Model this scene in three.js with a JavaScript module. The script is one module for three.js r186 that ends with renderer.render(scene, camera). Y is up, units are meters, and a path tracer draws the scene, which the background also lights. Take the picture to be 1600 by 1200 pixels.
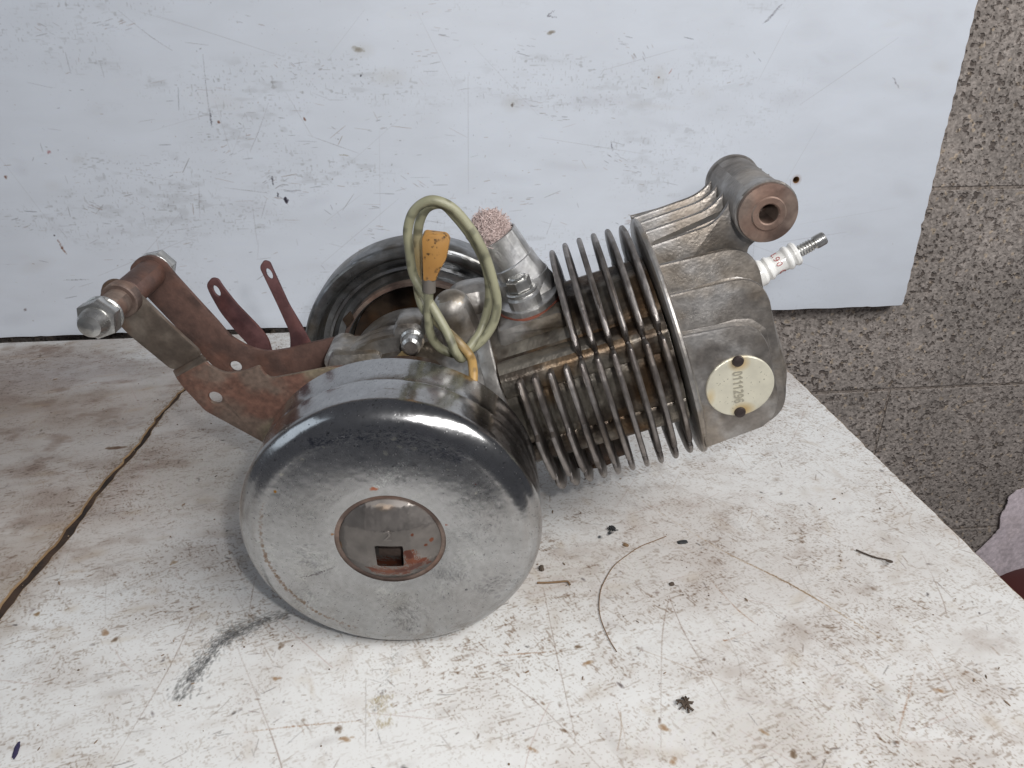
import * as THREE from 'three';
import { mergeGeometries, toCreasedNormals, mergeVertices } from 'three/addons/utils/BufferGeometryUtils.js';
import { RoundedBoxGeometry } from 'three/addons/geometries/RoundedBoxGeometry.js';
import { TextGeometry } from 'three/addons/geometries/TextGeometry.js';
import { FontLoader } from 'three/addons/loaders/FontLoader.js';
import { RectAreaLightUniformsLib } from 'three/addons/lights/RectAreaLightUniformsLib.js';
import { Brush, Evaluator, SUBTRACTION } from 'three-bvh-csg';

// ---------------------------------------------------------------- camera, light, exposure
const scene = new THREE.Scene();
const camera = new THREE.PerspectiveCamera(54.9, 4 / 3, 0.01, 20);
camera.position.set(0, 0.283, 0);
camera.rotation.x = -THREE.MathUtils.degToRad(26);
const renderer = new THREE.WebGLRenderer({ antialias: true });
renderer.setSize(1024, 768);
renderer.shadowMap.enabled = true;
renderer.toneMapping = THREE.LinearToneMapping;
renderer.toneMappingExposure = 1.48;
scene.background = new THREE.Color(0.06, 0.062, 0.07);         // the dim workshop round the bench
RectAreaLightUniformsLib.init();
function areaLight(pos, target, w, h, color, intensity) {
  const l = new THREE.RectAreaLight(color, intensity, w, h);
  l.position.set(...pos); l.lookAt(...target); scene.add(l);
}
areaLight([0.78, 1.1, 0.3], [0, 0.05, -0.45], 1.2, 0.46, new THREE.Color(1, 0.985, 0.97), 8.0);    // long workshop lamp, up right
areaLight([-1.6, 0.9, -0.05], [0, 0.05, -0.5], 1.2, 1.0, new THREE.Color(0.78, 0.89, 1), 0.65);
const flash = new THREE.PointLight(new THREE.Color(1, 0.98, 0.97), 0.14); flash.position.set(0.034, 0.318, 0.0); flash.castShadow = true; flash.shadow.radius = 0.35; scene.add(flash);   // the camera's own flash, beside the lens        // open door, daylight from the left

// ---------------------------------------------------------------- helpers
let seed = 7;
const rnd = () => { seed = (seed + 0x6d2b79f5) | 0; let t = Math.imul(seed ^ (seed >>> 15), 1 | seed); t = (t + Math.imul(t ^ (t >>> 7), 61 | t)) ^ t; return ((t ^ (t >>> 14)) >>> 0) / 4294967296; };
const rr = (a, b) => a + (b - a) * rnd();
const gauss = () => (rnd() + rnd() + rnd() + rnd() - 2) * 0.87;
const clamp = (x, a = 0, b = 1) => Math.min(b, Math.max(a, x));
const sstep = (a, b, x) => { const t = clamp((x - a) / (b - a)); return t * t * (3 - 2 * t); };
const mix = (a, b, t) => a + (b - a) * t;
const mix3 = (a, b, t) => [mix(a[0], b[0], t), mix(a[1], b[1], t), mix(a[2], b[2], t)];
const hash = (x, y, s) => { let h = Math.imul(x, 374761393) + Math.imul(y, 668265263) + Math.imul(s, 1442695041); h = Math.imul(h ^ (h >>> 13), 1274126177); return ((h ^ (h >>> 16)) >>> 0) / 4294967296; };
function vnoise(x, y, p, s) {                                  // value noise, tiling with period p
  const xi = Math.floor(x), yi = Math.floor(y), fx = x - xi, fy = y - yi;
  const u = fx * fx * (3 - 2 * fx), v = fy * fy * (3 - 2 * fy), m = (a) => ((a % p) + p) % p;
  return mix(mix(hash(m(xi), m(yi), s), hash(m(xi + 1), m(yi), s), u), mix(hash(m(xi), m(yi + 1), s), hash(m(xi + 1), m(yi + 1), s), u), v);
}
function fbm(x, y, p, s, oct = 4) {                            // x, y in 0..1, p cells across
  let a = 0, w = 0.5, t = 0;
  for (let o = 0; o < oct; o++) { a += w * vnoise(x * p, y * p, p, s + o); t += w; w *= 0.5; p *= 2; }
  return a / t;
}
function dataTex(size, fn, srgb = true) {
  const d = new Uint8Array(size * size * 4);
  for (let y = 0; y < size; y++) for (let x = 0; x < size; x++) {
    const c = fn(x / size, y / size), k = (y * size + x) * 4;
    d[k] = clamp(c[0], 0, 255); d[k + 1] = clamp(c[1], 0, 255); d[k + 2] = clamp(c[2], 0, 255); d[k + 3] = 255;
  }
  const t = new THREE.DataTexture(d, size, size);
  t.wrapS = t.wrapT = THREE.RepeatWrapping; t.magFilter = THREE.LinearFilter; t.minFilter = THREE.LinearFilter;
  if (srgb) t.colorSpace = THREE.SRGBColorSpace;
  t.needsUpdate = true; return t;
}
function canvasTex(w, h, draw, srgb = true) {
  const c = document.createElement('canvas'); c.width = w; c.height = h;
  draw(c.getContext('2d'), w, h);
  const t = new THREE.CanvasTexture(c); t.magFilter = THREE.LinearFilter;
  if (srgb) t.colorSpace = THREE.SRGBColorSpace;
  return t;
}
function boxUV(g, scale = 0.1) {                               // uv = metres / scale, by the face's main direction
  const n = g.index ? g.toNonIndexed() : g, p = n.attributes.position, uv = new Float32Array(p.count * 2);
  const a = new THREE.Vector3(), b = new THREE.Vector3(), c = new THREE.Vector3();
  for (let i = 0; i < p.count; i += 3) {
    a.fromBufferAttribute(p, i); b.fromBufferAttribute(p, i + 1); c.fromBufferAttribute(p, i + 2);
    const q = b.clone().sub(a).cross(c.clone().sub(a)), x = Math.abs(q.x), y = Math.abs(q.y), z = Math.abs(q.z);
    for (const [k, v] of [[i, a], [i + 1, b], [i + 2, c]]) {
      const [s, t] = x > y && x > z ? [v.z, v.y] : y > z ? [v.x, v.z] : [v.x, v.y];
      uv[2 * k] = s / scale; uv[2 * k + 1] = t / scale;
    }
  }
  n.setAttribute('uv', new THREE.BufferAttribute(uv, 2));
  for (const k of Object.keys(n.attributes)) if (!['position', 'normal', 'uv', 'color'].includes(k)) n.deleteAttribute(k);
  return n;
}
const crease = (g, a = 0.6) => toCreasedNormals(g, a);
function lathe(pts, seg = 64) { return crease(new THREE.LatheGeometry(pts.map(([r, y]) => new THREE.Vector2(Math.max(r, 0), y)), seg), 0.5); }
const latheZ = (pts, seg) => lathe(pts, seg).rotateX(Math.PI / 2);               // profile (r, z)
function roundPoly(pts, r, hole = false) {                     // polygon with rounded corners
  const s = hole ? new THREE.Path() : new THREE.Shape(), n = pts.length;
  for (let i = 0; i < n; i++) {
    const p = new THREE.Vector2(...pts[i]), a = new THREE.Vector2(...pts[(i + n - 1) % n]), b = new THREE.Vector2(...pts[(i + 1) % n]);
    const k = Math.min(r, p.distanceTo(a) * 0.45, p.distanceTo(b) * 0.45);
    const s0 = p.clone().add(a.sub(p).setLength(k)), s1 = p.clone().add(b.sub(p).setLength(k));
    if (i) s.lineTo(s0.x, s0.y); else s.moveTo(s0.x, s0.y);
    s.quadraticCurveTo(p.x, p.y, s1.x, s1.y);
  }
  s.closePath(); return s;
}
function circlePath(x, y, r, ry = r, rot = 0) { const p = new THREE.Path(); p.absellipse(x, y, r, ry, 0, Math.PI * 2, false, rot); return p; }
function plate(shape, t, zFront, bevel = 0.0004, holes = [], seg = 10) {        // sheet whose front face lies at zFront
  shape.holes.push(...holes);
  const g = new THREE.ExtrudeGeometry(shape, { depth: t - 2 * bevel, bevelEnabled: bevel > 0, bevelThickness: bevel, bevelSize: bevel, bevelOffset: -bevel, bevelSegments: 2, curveSegments: seg });
  g.translate(0, 0, zFront - t + bevel); return crease(g, 0.5);
}
const bolt = (x, y, z0, z1, r, seg = 24, c = 0.0006) => latheZ([[0, z0], [r - c, z0], [r, z0 + c], [r, z1 - c], [r - c, z1], [0, z1]], seg).translate(x, y, 0);
function hexZ(x, y, z0, z1, r, turn = 0) {
  const s = new THREE.Shape();
  for (let k = 0; k < 6; k++) { const a = turn + k * Math.PI / 3; k ? s.lineTo(x + r * Math.cos(a), y + r * Math.sin(a)) : s.moveTo(x + r * Math.cos(a), y + r * Math.sin(a)); }
  s.closePath(); return plate(s, z1 - z0, z1, 0.0008);
}
function tube(pts, r, seg = 200, rad = 14, closed = false) { return new THREE.TubeGeometry(new THREE.CatmullRomCurve3(pts.map((p) => new THREE.Vector3(...p)), closed, 'centripetal'), seg, r, rad, closed); }
function merged(list) { return mergeGeometries(list.map((g) => { const n = g.index ? g.toNonIndexed() : g; for (const k of Object.keys(n.attributes)) if (!['position', 'normal', 'uv'].includes(k)) n.deleteAttribute(k); return n; })); }

const font = await new FontLoader().loadAsync('fonts/droid/droid_sans_bold.typeface.json');
const thinFont = await new FontLoader().loadAsync('fonts/droid/droid_sans_regular.typeface.json');
const used = {};
function numbered(n) { const k = used[n] = (used[n] ?? -1) + 1; return k ? `${n}_${String(k).padStart(3, '0')}` : n; }
function place(o, name, parent) { o.name = parent === scene ? numbered(name) : name; o.castShadow = o.receiveShadow = true; parent.add(o); return o; }
function mesh(name, geo, mat, parent = scene) { return place(new THREE.Mesh(geo, mat), name, parent); }
function tag(o, label, category, group) { Object.assign(o.userData, { label, category }); if (group) o.userData.group = group; return o; }

// ---------------------------------------------------------------- materials
const std = (o) => new THREE.MeshPhysicalMaterial(o);
const grime = (base, dark, warm, amt, s, rust = 0) => dataTex(512, (x, y) => {
  const a = fbm(x, y, 6, s, 5), b = fbm(x, y, 24, s + 20, 3), c = fbm(x, y, 90, s + 40, 2);
  let col = mix3(base, dark, sstep(0.42, 0.68, a) * amt);
  col = mix3(col, warm, sstep(0.5, 0.72, fbm(x, y, 4, s + 60, 4)) * 0.75 * rust);
  const k = 0.86 + 0.26 * b + 0.1 * (c - 0.5);
  return col.map((v) => v * k);
});
const roughTex = (lo, hi, s) => dataTex(256, (x, y) => { const v = 255 * mix(lo, hi, 0.6 * fbm(x, y, 5, s, 4) + 0.4 * fbm(x, y, 40, s + 9, 2)); return [v, v, v]; }, false);
const bumpTex = (p, s, oct = 3) => dataTex(512, (x, y) => { const v = 255 * fbm(x, y, p, s, oct); return [v, v, v]; }, false);
const castBump = bumpTex(90, 300), rough45 = roughTex(0.28, 0.62, 310), rough60 = roughTex(0.42, 0.8, 320);
const M = {
  head: std({ map: grime([164, 161, 158], [122, 116, 110], [140, 122, 100], 0.7, 1, 0.45), metalness: 0.75, roughness: 0.95, roughnessMap: rough45, bumpMap: castBump, bumpScale: 0.00011 }),
  fin: std({ map: grime([146, 141, 138], [88, 82, 79], [110, 98, 86], 0.8, 5, 0.5), metalness: 0.8, roughness: 1, roughnessMap: rough45, bumpMap: castBump, bumpScale: 6.6e-05 }),
  barrel: std({ map: grime([146, 140, 130], [70, 61, 54], [118, 88, 58], 0.9, 9, 0.8), metalness: 0.8, roughness: 1, roughnessMap: rough45, bumpMap: castBump, bumpScale: 0.000176 }),
  alu: std({ map: grime([172, 169, 165], [92, 85, 78], [122, 104, 78], 0.85, 13, 0.5), metalness: 0.8, roughness: 0.95, roughnessMap: rough45, bumpMap: castBump, bumpScale: 8.8e-05 }),
  pipe: std({ map: grime([206, 206, 206], [130, 128, 124], [160, 150, 130], 0.5, 17, 0.2), metalness: 0.85, roughness: 0.85, roughnessMap: rough45, bumpMap: castBump, bumpScale: 0.00003 }),
  drum: std({ map: grime([142, 144, 146], [108, 106, 102], [100, 84, 62], 0.8, 21, 0.4), metalness: 0.85, roughness: 0.75, roughnessMap: rough45 }),
  rustSteel: std({  map: grime([100, 76, 68], [76, 58, 52], [110, 76, 63], 0.9, 25, 0.9), metalness: 0.15, roughness: 1, roughnessMap: rough60, bumpMap: castBump, bumpScale: 8.8e-05 }),
  purpleRust: std({ map: grime([104, 72, 72], [74, 48, 50], [120, 70, 58], 0.8, 29, 0.4), metalness: 0.2, roughness: 1, roughnessMap: rough60, bumpMap: castBump, bumpScale: 6.6e-05 }),
  armSteel: std({ map: grime([128, 118, 108], [88, 78, 70], [124, 84, 62], 0.8, 33, 0.4), metalness: 0.6, roughness: 1, roughnessMap: rough60, bumpMap: castBump, bumpScale: 6.6e-05 }),
  patchSteel: std({ map: dataTex(512, (x, y) => {
    const a = fbm(x, y, 5, 41, 5), b = fbm(x, y, 4, 47, 5), c = fbm(x, y, 50, 44, 3);
    let col = mix3([108, 92, 82], [112, 78, 66], 0.8 * sstep(0.42, 0.68, a));
    col = mix3(col, [138, 128, 106], 0.8 * sstep(0.46, 0.68, b));
    return col.map((v) => v * (0.8 + 0.4 * c));
  }), metalness: 0.3, roughness: 1, roughnessMap: rough60, bumpMap: castBump, bumpScale: 8.8e-05 }),
  zinc: std({ map: grime([196, 196, 194], [140, 138, 132], [150, 130, 110], 0.5, 51, 0.2), metalness: 0.9, roughness: 0.7, roughnessMap: rough45 }),
  dark: std({ color: new THREE.Color(0.02, 0.017, 0.015), roughness: 0.7 }),
  oily: std({ map: grime([74, 62, 52], [40, 32, 28], [92, 58, 30], 0.9, 55, 0.8), metalness: 0.4, roughness: 0.8, roughnessMap: rough45 }),
  bush: std({ map: grime([138, 122, 112], [98, 82, 76], [128, 98, 84], 0.8, 59, 0.7), metalness: 0.55, roughness: 1, roughnessMap: rough60, bumpMap: castBump, bumpScale: 6.6e-05 }),
  rivet: std({ color: new THREE.Color(0.055, 0.042, 0.04), metalness: 0.5, roughness: 0.45 }),
  gasket: std({ color: new THREE.Color(0.2, 0.06, 0.035), roughness: 0.75, bumpMap: castBump, bumpScale: 6.6e-05 }),
  brass: std({ color: new THREE.Color(0.5, 0.38, 0.2), metalness: 0.8, roughness: 0.4 }),
  porcelain: std({ color: new THREE.Color(0.82, 0.82, 0.8), roughness: 0.18, clearcoat: 0.6, clearcoatRoughness: 0.1 }),
  redPrint: std({ color: new THREE.Color(0.35, 0.05, 0.05), roughness: 0.4 }),
  cap: std({ map: dataTex(256, (x, y) => { const s = sstep(0.6, 0.74, fbm(x, y, 60, 71, 3)) * sstep(0.4, 0.6, fbm(x, y, 16, 73, 2)), b = fbm(x, y, 14, 75, 3); return mix3(mix3([174, 132, 74], [150, 108, 56], b), [74, 54, 32], s); }), roughness: 0.42 }),
  sleeve: std({ color: new THREE.Color(0.13, 0.115, 0.1), roughness: 0.7 }),
  rag: std({ color: new THREE.Color(0.64, 0.52, 0.49), roughness: 1, sheen: 0.5, sheenRoughness: 0.8 }),
};

// ---------------------------------------------------------------- bench, panel and wall (bench axes: turned 5.65 degrees)
const TURN = THREE.MathUtils.degToRad(5.65), cosT = Math.cos(TURN), sinT = Math.sin(TURN);
const benchPos = (x, y, z) => [x * cosT + z * sinT, y, -x * sinT + z * cosT];
const turned = (o) => { o.rotation.y = TURN; return o; };

// painter on a canvas whose window is x0..x1, y0..y1 in millimetres
function painter(ctx, w, h, x0, y0, x1, y1) {
  const sx = w / (x1 - x0), sy = h / (y1 - y0), X = (x) => (x - x0) * sx, Y = (y) => (y - y0) * sy;
  const P = {
    sx, X, Y, ctx,
    stroke(pts, width, color, alpha, taper = true, wob = 0.4) {       // pts: flat list of x, y; uneven line made of dabs
      const v = []; for (let i = 0; i < pts.length; i += 2) v.push(new THREE.Vector2(pts[i], pts[i + 1]));
      const c = v.length > 2 ? new THREE.SplineCurve(v) : null, len = v.slice(1).reduce((a, p, i) => a + p.distanceTo(v[i]), 0), n = Math.max(4, Math.ceil(len / (width * 0.45)));
      ctx.fillStyle = color;
      for (let i = 0; i <= n; i++) {
        const t = i / n, p = c ? c.getPoint(t) : v[0].clone().lerp(v[1], t), k = taper ? Math.sin(Math.PI * (0.06 + 0.88 * t)) : 1;
        ctx.globalAlpha = clamp(alpha * (0.45 + 0.8 * rnd()) * (0.4 + 0.6 * k));
        ctx.beginPath(); ctx.arc(X(p.x + gauss() * width * wob), Y(p.y + gauss() * width * wob), Math.max(0.4, width * sx * 0.5 * (0.5 + 0.7 * rnd()) * (0.45 + 0.55 * k)), 0, 7); ctx.fill();
      }
      ctx.globalAlpha = 1;
    },
    blot(x, y, r, color, alpha, stretch = 1, ang = 0, dabs = 10) {    // ragged stain
      ctx.fillStyle = color; const ca = Math.cos(ang), sa = Math.sin(ang);
      for (let i = 0; i < dabs; i++) {
        const a = gauss() * r * 0.55 * stretch, b = gauss() * r * 0.55 / stretch, q = r * rr(0.12, 0.5);
        ctx.globalAlpha = clamp(alpha * rr(0.4, 1.1));
        ctx.beginPath(); ctx.ellipse(X(x + a * ca - b * sa), Y(y + a * sa + b * ca), Math.max(0.3, q * sx * Math.sqrt(stretch)), Math.max(0.3, q * sx / Math.sqrt(stretch)), ang, 0, 7); ctx.fill();
      }
      ctx.globalAlpha = 1;
    },
    smudge(pts, width, color, alpha, n) {                             // loose patch of fine streaks along a line
      const v = []; for (let i = 0; i < pts.length; i += 2) v.push(new THREE.Vector2(pts[i], pts[i + 1]));
      const c = new THREE.SplineCurve(v); ctx.strokeStyle = color; ctx.lineCap = 'round';
      for (let i = 0; i < n; i++) {
        const t = rnd(), q = c.getPoint(t), d = c.getTangent(t), o = gauss() * width * (0.4 + 0.6 * Math.sin(Math.PI * (0.1 + 0.8 * t))), l = width * rr(0.05, 0.35), a = Math.atan2(d.y, d.x) + gauss() * 0.7;
        const x = q.x - d.y * o + gauss() * width * 0.3, y = q.y + d.x * o;
        ctx.globalAlpha = clamp(alpha * rr(0.2, 1.1)); ctx.lineWidth = Math.max(0.5, width * sx * rr(0.03, 0.13));
        ctx.beginPath(); ctx.moveTo(X(x), Y(y)); ctx.quadraticCurveTo(X(x + l * 0.5 * Math.cos(a + 0.4)), Y(y + l * 0.5 * Math.sin(a + 0.4)), X(x + l * Math.cos(a)), Y(y + l * Math.sin(a))); ctx.stroke();
      }
      ctx.globalAlpha = 1;
    },
    soft(x, y, rx, ry, rot, rgb, alpha) {
      ctx.save(); ctx.translate(X(x), Y(y)); ctx.rotate(rot); ctx.scale(rx * sx, ry * sx);
      const g = ctx.createRadialGradient(0, 0, 0, 0, 0, 1); g.addColorStop(0, `rgba(${rgb},${alpha})`); g.addColorStop(1, `rgba(${rgb},0)`);
      ctx.fillStyle = g; ctx.fillRect(-1, -1, 2, 2); ctx.restore();
    },
    clouds(fn) {                                                      // fn(u, v) multiplies what is painted so far
      const im = ctx.getImageData(0, 0, w, h), d = im.data;
      for (let y = 0; y < h; y++) for (let x = 0; x < w; x++) { const c = fn(x / w, y / h), k = (y * w + x) * 4; d[k] = clamp(d[k] * c[0], 0, 255); d[k + 1] = clamp(d[k + 1] * c[1], 0, 255); d[k + 2] = clamp(d[k + 2] * c[2], 0, 255); }
      ctx.putImageData(im, 0, 0);
    },
  };
  return P;
}
const pick = (a) => a[Math.floor(rnd() * a.length)];
const BX0 = -570, BX1 = 318, BZ0 = -726, BZ1 = -140;
const benchMap = canvasTex(2048, 1352, (ctx, w, h) => {
  ctx.fillStyle = 'rgb(217,217,215)'; ctx.fillRect(0, 0, w, h);
  const p = painter(ctx, w, h, BX0, BZ0, BX1, BZ1), brown = ['rgb(84,68,56)', 'rgb(104,84,66)', 'rgb(74,64,60)', 'rgb(54,48,46)', 'rgb(124,104,86)', 'rgb(98,82,78)', 'rgb(86,80,78)'];
  const W = BX1 - BX0, D = BZ1 - BZ0;
  p.clouds((u, v) => {                                           // settled grime: fine soft specks, short smears and larger tide marks
    const x = u * W, z = v * D, left = sstep(430, 230, x), back = sstep(330, 120, z);
    const a = fbm(u, v, 5, 400, 5), b = fbm(u, v, 26, 420, 4), dn = sstep(0.3, 0.68, 0.55 * fbm(u, v, 9, 430, 4) + 0.45 * b);
    const ca = 0.968, sa = -0.247, xr = x * ca + z * sa, zr = -x * sa + z * ca, xq = x * 0.5 + z * 0.87, zq = -x * 0.87 + z * 0.5;
    const s1 = sstep(0.62, 0.9, vnoise(xr / 2.6, zr / 0.8, 4096, 501)) * sstep(0.3, 0.7, vnoise(xr / 9, zr / 4, 4096, 503));
    const s2 = sstep(0.66, 0.92, vnoise(xq / 2.2, zq / 0.7, 4096, 511)) * sstep(0.35, 0.75, vnoise(xq / 7, zq / 6, 4096, 513));
    const s3 = sstep(0.7, 0.93, vnoise(x / 0.8, z / 0.8, 4096, 521));
    const mid = sstep(0.56, 0.8, fbm(u, v, 48, 531, 4)) * sstep(0.4, 0.65, a);
    const st = sstep(0.42, 0.78, a) * (0.1 + 0.16 * left + 0.06 * back) + sstep(0.45, 0.8, b) * (0.06 + 0.12 * left) + mid * (0.08 + 0.14 * left);
    const k = (0.25 + 0.75 * dn) * (s1 * (0.3 + 0.3 * left) + s2 * 0.34 * (1 - 0.5 * left) + s3 * 0.3);
    return [(1 - st * 0.82) * (1 - k * 0.8), (1 - st) * (1 - k * 0.95), (1 - st * 1.12) * (1 - k * 1.08)];
  });
  // broad stains
  for (const [x, z, rx, ry, al] of [[-353, -570, 60, 16, 0.4], [-329, -585, 60, 14, 0.35], [-283, -598, 50, 12, 0.3], [-300, -545, 70, 26, 0.22], [-276, -650, 60, 20, 0.25], [-170, -480, 90, 60, 0.22], [-120, -430, 70, 30, 0.18], [-250, -350, 26, 80, 0.3], [-245, -310, 20, 60, 0.3], [60, -330, 60, 30, 0.12], [140, -215, 80, 30, 0.12], [-370, -500, 70, 80, 0.2]]) p.soft(x, z, rx, ry, -0.1, '118,100,82', al);
  p.soft(-330, -640, 130, 60, 0, '132,128,132', 0.45); p.soft(-390, -520, 190, 230, 0, '132,122,114', 0.42); p.soft(-110, -450, 120, 80, 0, '150,126,96', 0.2);
  // smears and specks, thick on the left board
  const dens = (x, z) => 0.25 + 0.75 * sstep(0.36, 0.62, fbm((x + 570) / 900, (z + 726) / 900, 7, 450, 4));
  for (let i = 0; i < 9000; i++) {
    const x = rr(BX0, BX1), z = rr(BZ0, BZ1); if (rnd() > dens(x, z) * (x < -100 ? 1 : 0.8)) continue;
    const r = Math.exp(rr(-2.0, 0.2)) * 0.95, a = x < -100 ? -0.25 + gauss() * 0.3 : gauss() * 1.4;
    p.blot(x, z, r, pick(brown), rr(0.4, 0.9), rr(1, 2.6), a, 3);
  }
  for (let i = 0; i < 6000; i++) { const x = rr(BX0, BX1), z = rr(BZ0, BZ1), len = Math.exp(rr(-0.5, 2.2)), a = (x < -100 ? -0.3 : rr(-1.6, 1.6)) + gauss() * 0.35; if (rnd() > dens(z, x)) continue; p.stroke([x, z, x + len * Math.cos(a), z + len * Math.sin(a)], rr(0.12, 0.36), pick(brown), rr(0.12, 0.5)); }
  for (let i = 0; i < 1400; i++) { const x = rr(BX0, BX1), z = rr(BZ0, BZ1); p.soft(x, z, rr(4, 16), rr(2, 7), x < -100 ? -0.25 + gauss() * 0.3 : rr(-1.5, 1.5), pick(['136,114,92', '140,126,110', '118,108,102', '150,124,92']), rr(0.05, 0.2) * (x < -200 ? 1.5 : 1)); }
  for (let i = 0; i < 520; i++) p.blot(rr(BX0, BX1), rr(BZ0, BZ1), rr(0.7, 2.4), pick(brown), rr(0.1, 0.4), rr(1, 2.5), rr(-1.6, 1.6), 9);
  for (let i = 0; i < 420; i++) { const x = rr(BX0, BX1), z = rr(BZ0, BZ1), len = rr(12, 60), a = rr(-1.6, 1.6); p.stroke([x, z, x + len * 0.5 * Math.cos(a) + gauss() * 3, z + len * 0.5 * Math.sin(a), x + len * Math.cos(a), z + len * Math.sin(a)], rr(0.2, 0.5), pick(['rgb(128,102,78)', 'rgb(150,120,110)', 'rgb(110,100,92)']), rr(0.15, 0.5)); }
  // the marks one can point at
  p.stroke([114, -416, 133, -381, 160, -339, 184, -311, 197, -293, 209, -274, 220, -257], 0.9, 'rgb(142,112,76)', 0.5);
  p.stroke([160, -339, 184, -311, 197, -293], 1.1, 'rgb(112,86,58)', 0.55);
  for (const l of [[49, -317, 49, -270, 50, -220], [117, -305, 117, -276, 123, -228], [116, -302, 104, -273, 86, -212], [-139, -313, -141, -277, -149, -226], [-113, -343, -110, -312], [-111, -290, -85, -238, -76, -218], [16, -261, 36, -240, 58, -205], [278, -328, 266, -290, 260, -276]]) p.stroke(l, 0.45, 'rgb(108,86,72)', 0.55, true, 0.2);
  for (const l of [[222, -243, 205, -223, 192, -208], [17, -271, 49, -271], [144, -315, 150, -292, 156, -279], [-96, -238, -71, -239, -46, -239], [-337, -580, -310, -614, -305, -616], [154, -275, 138, -270, 135, -270]]) p.stroke(l, 0.8, 'rgb(134,98,72)', 0.5);
  p.smudge([-88, -311, -105, -305, -113, -299, -120, -295, -125, -283, -129, -271, -130, -260], 7, 'rgb(84,84,82)', 0.42, 1000);
  p.smudge([-98, -309, -112, -300, -119, -296, -124, -284, -128, -270], 4, 'rgb(44,44,44)', 0.65, 620); p.smudge([-112, -301, -106, -305, -102, -307], 2, 'rgb(34,34,34)', 0.7, 90);
  p.smudge([-124, -302, -108, -306, -92, -312], 6, 'rgb(96,96,92)', 0.35, 260);
  p.smudge([-29, -290, -33, -272, -37, -255, -39, -244], 3, 'rgb(60,56,52)', 0.5, 200); p.smudge([-37, -252, -36, -246, -34, -236], 6, 'rgb(146,130,96)', 0.4, 200);
  const spots = [60, -273, 64, -262, 91, -221, 89, -205, 134, -215, 142, -203, 226, -229, 30, -217, -89, -288, -88, -267, -54, -235, -51, -230, -174, -301, -181, -306, -163, -360, -222, -324, 45, -225];
  for (let i = 0; i < spots.length; i += 2) p.blot(spots[i], spots[i + 1], rr(2, 3.4), pick(['rgb(120,92,58)', 'rgb(96,76,56)', 'rgb(140,110,80)']), 0.4, rr(1, 1.8), rr(-1, 1), 12);
  p.blot(-246, -499, 5, 'rgb(86,60,38)', 0.6, 1.8, 0, 22);
  for (const [x, z] of [[99, -367], [96, -362], [89, -359]]) p.blot(x, z, 2.4, 'rgb(38,40,42)', 0.6, 1.3, -0.4, 10);
  // grime along the seam between the boards
  for (let k = 0; k < 2; k++) p.smudge([-219, -700, -226, -595, -232, -500, -238, -400, -243, -320, -250, -200], 7, 'rgb(104,82,60)', 0.5, 2200);
});
const benchTop = std({ map: benchMap, roughness: 1, roughnessMap: roughTex(0.36, 0.6, 500), bumpMap: bumpTex(40, 510, 4), bumpScale: 0.0003 });
const benchSide = std({ map: grime([150, 124, 92], [106, 82, 58], [130, 100, 70], 0.8, 61, 0.5), roughness: 0.9, bumpMap: castBump, bumpScale: 0.00022 });
// boards laid flat: shape in (x, -z), top at y = 0
function benchBoard(outline, label) {
  const s = new THREE.Shape(outline.map(([x, z]) => new THREE.Vector2(x, -z)));
  const g = new THREE.ExtrudeGeometry(s, { depth: 0.026, bevelEnabled: true, bevelThickness: 0.0008, bevelSize: 0.0008, bevelOffset: -0.0008, bevelSegments: 2 });
  g.rotateX(-Math.PI / 2).translate(0, -0.0268, 0);
  const p = g.attributes.position, uv = g.attributes.uv;
  for (let i = 0; i < p.count; i++) uv.setXY(i, (p.getX(i) * 1000 - BX0) / (BX1 - BX0), 1 - (p.getZ(i) * 1000 - BZ0) / (BZ1 - BZ0));
  const o = turned(mesh('bench_board', g, [benchTop, benchSide]));
  o.userData.kind = 'structure'; o.userData.label = label; return o;
}
const seamX = (z) => -0.2619 - 0.0614 * z + 0.0012 * Math.sin(z * 60) ;
const seamW = (z) => 0.0013 + 0.0012 * sstep(-0.6, -0.3, z) + 0.0007 * (vnoise(z * 40 + 50, 1, 999, 31) - 0.5);
const zs = []; for (let z = -0.7195; z <= -0.155; z += 0.0055) zs.push(z);
const jag = (z, k) => 0.0003 * Math.sin(z * 210 + k) + 0.0002 * Math.sin(z * 723 + 2 * k) + (hash(Math.round(z * 1000) + 5000, k, 3) > 0.93 ? -0.0007 : 0);
benchBoard([[-0.564, -0.7195], ...zs.map((z) => [seamX(z) - seamW(z) + jag(z, 1) * 1.6, z]), [-0.564, -0.155]], 'dirty white bench board left of the brown seam');
benchBoard([...zs.map((z) => [seamX(z) + seamW(z) + jag(z, 2) * 1.6, z]), ...zs.slice().reverse().map((z) => [0.3095 + jag(z, 3), z])], 'scratched white bench board under the engine');
const rail = turned(mesh('bench_rail', boxUV(new THREE.BoxGeometry(0.83, 0.02, 0.54).translate(-0.14, -0.0385, -0.44)), benchSide)); rail.userData.kind = 'structure';
const grimeLine = turned(mesh('seam_filler', boxUV(new THREE.BoxGeometry(0.012, 0.02, 0.56).rotateY(-0.0614).translate(-0.2350, -0.0110, -0.438)), std({ map: grime([64, 48, 38], [36, 28, 24], [78, 58, 42], 0.9, 65, 0.6), roughness: 1, bumpMap: castBump, bumpScale: 0.00022 }))); grimeLine.userData.kind = 'structure';

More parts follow.
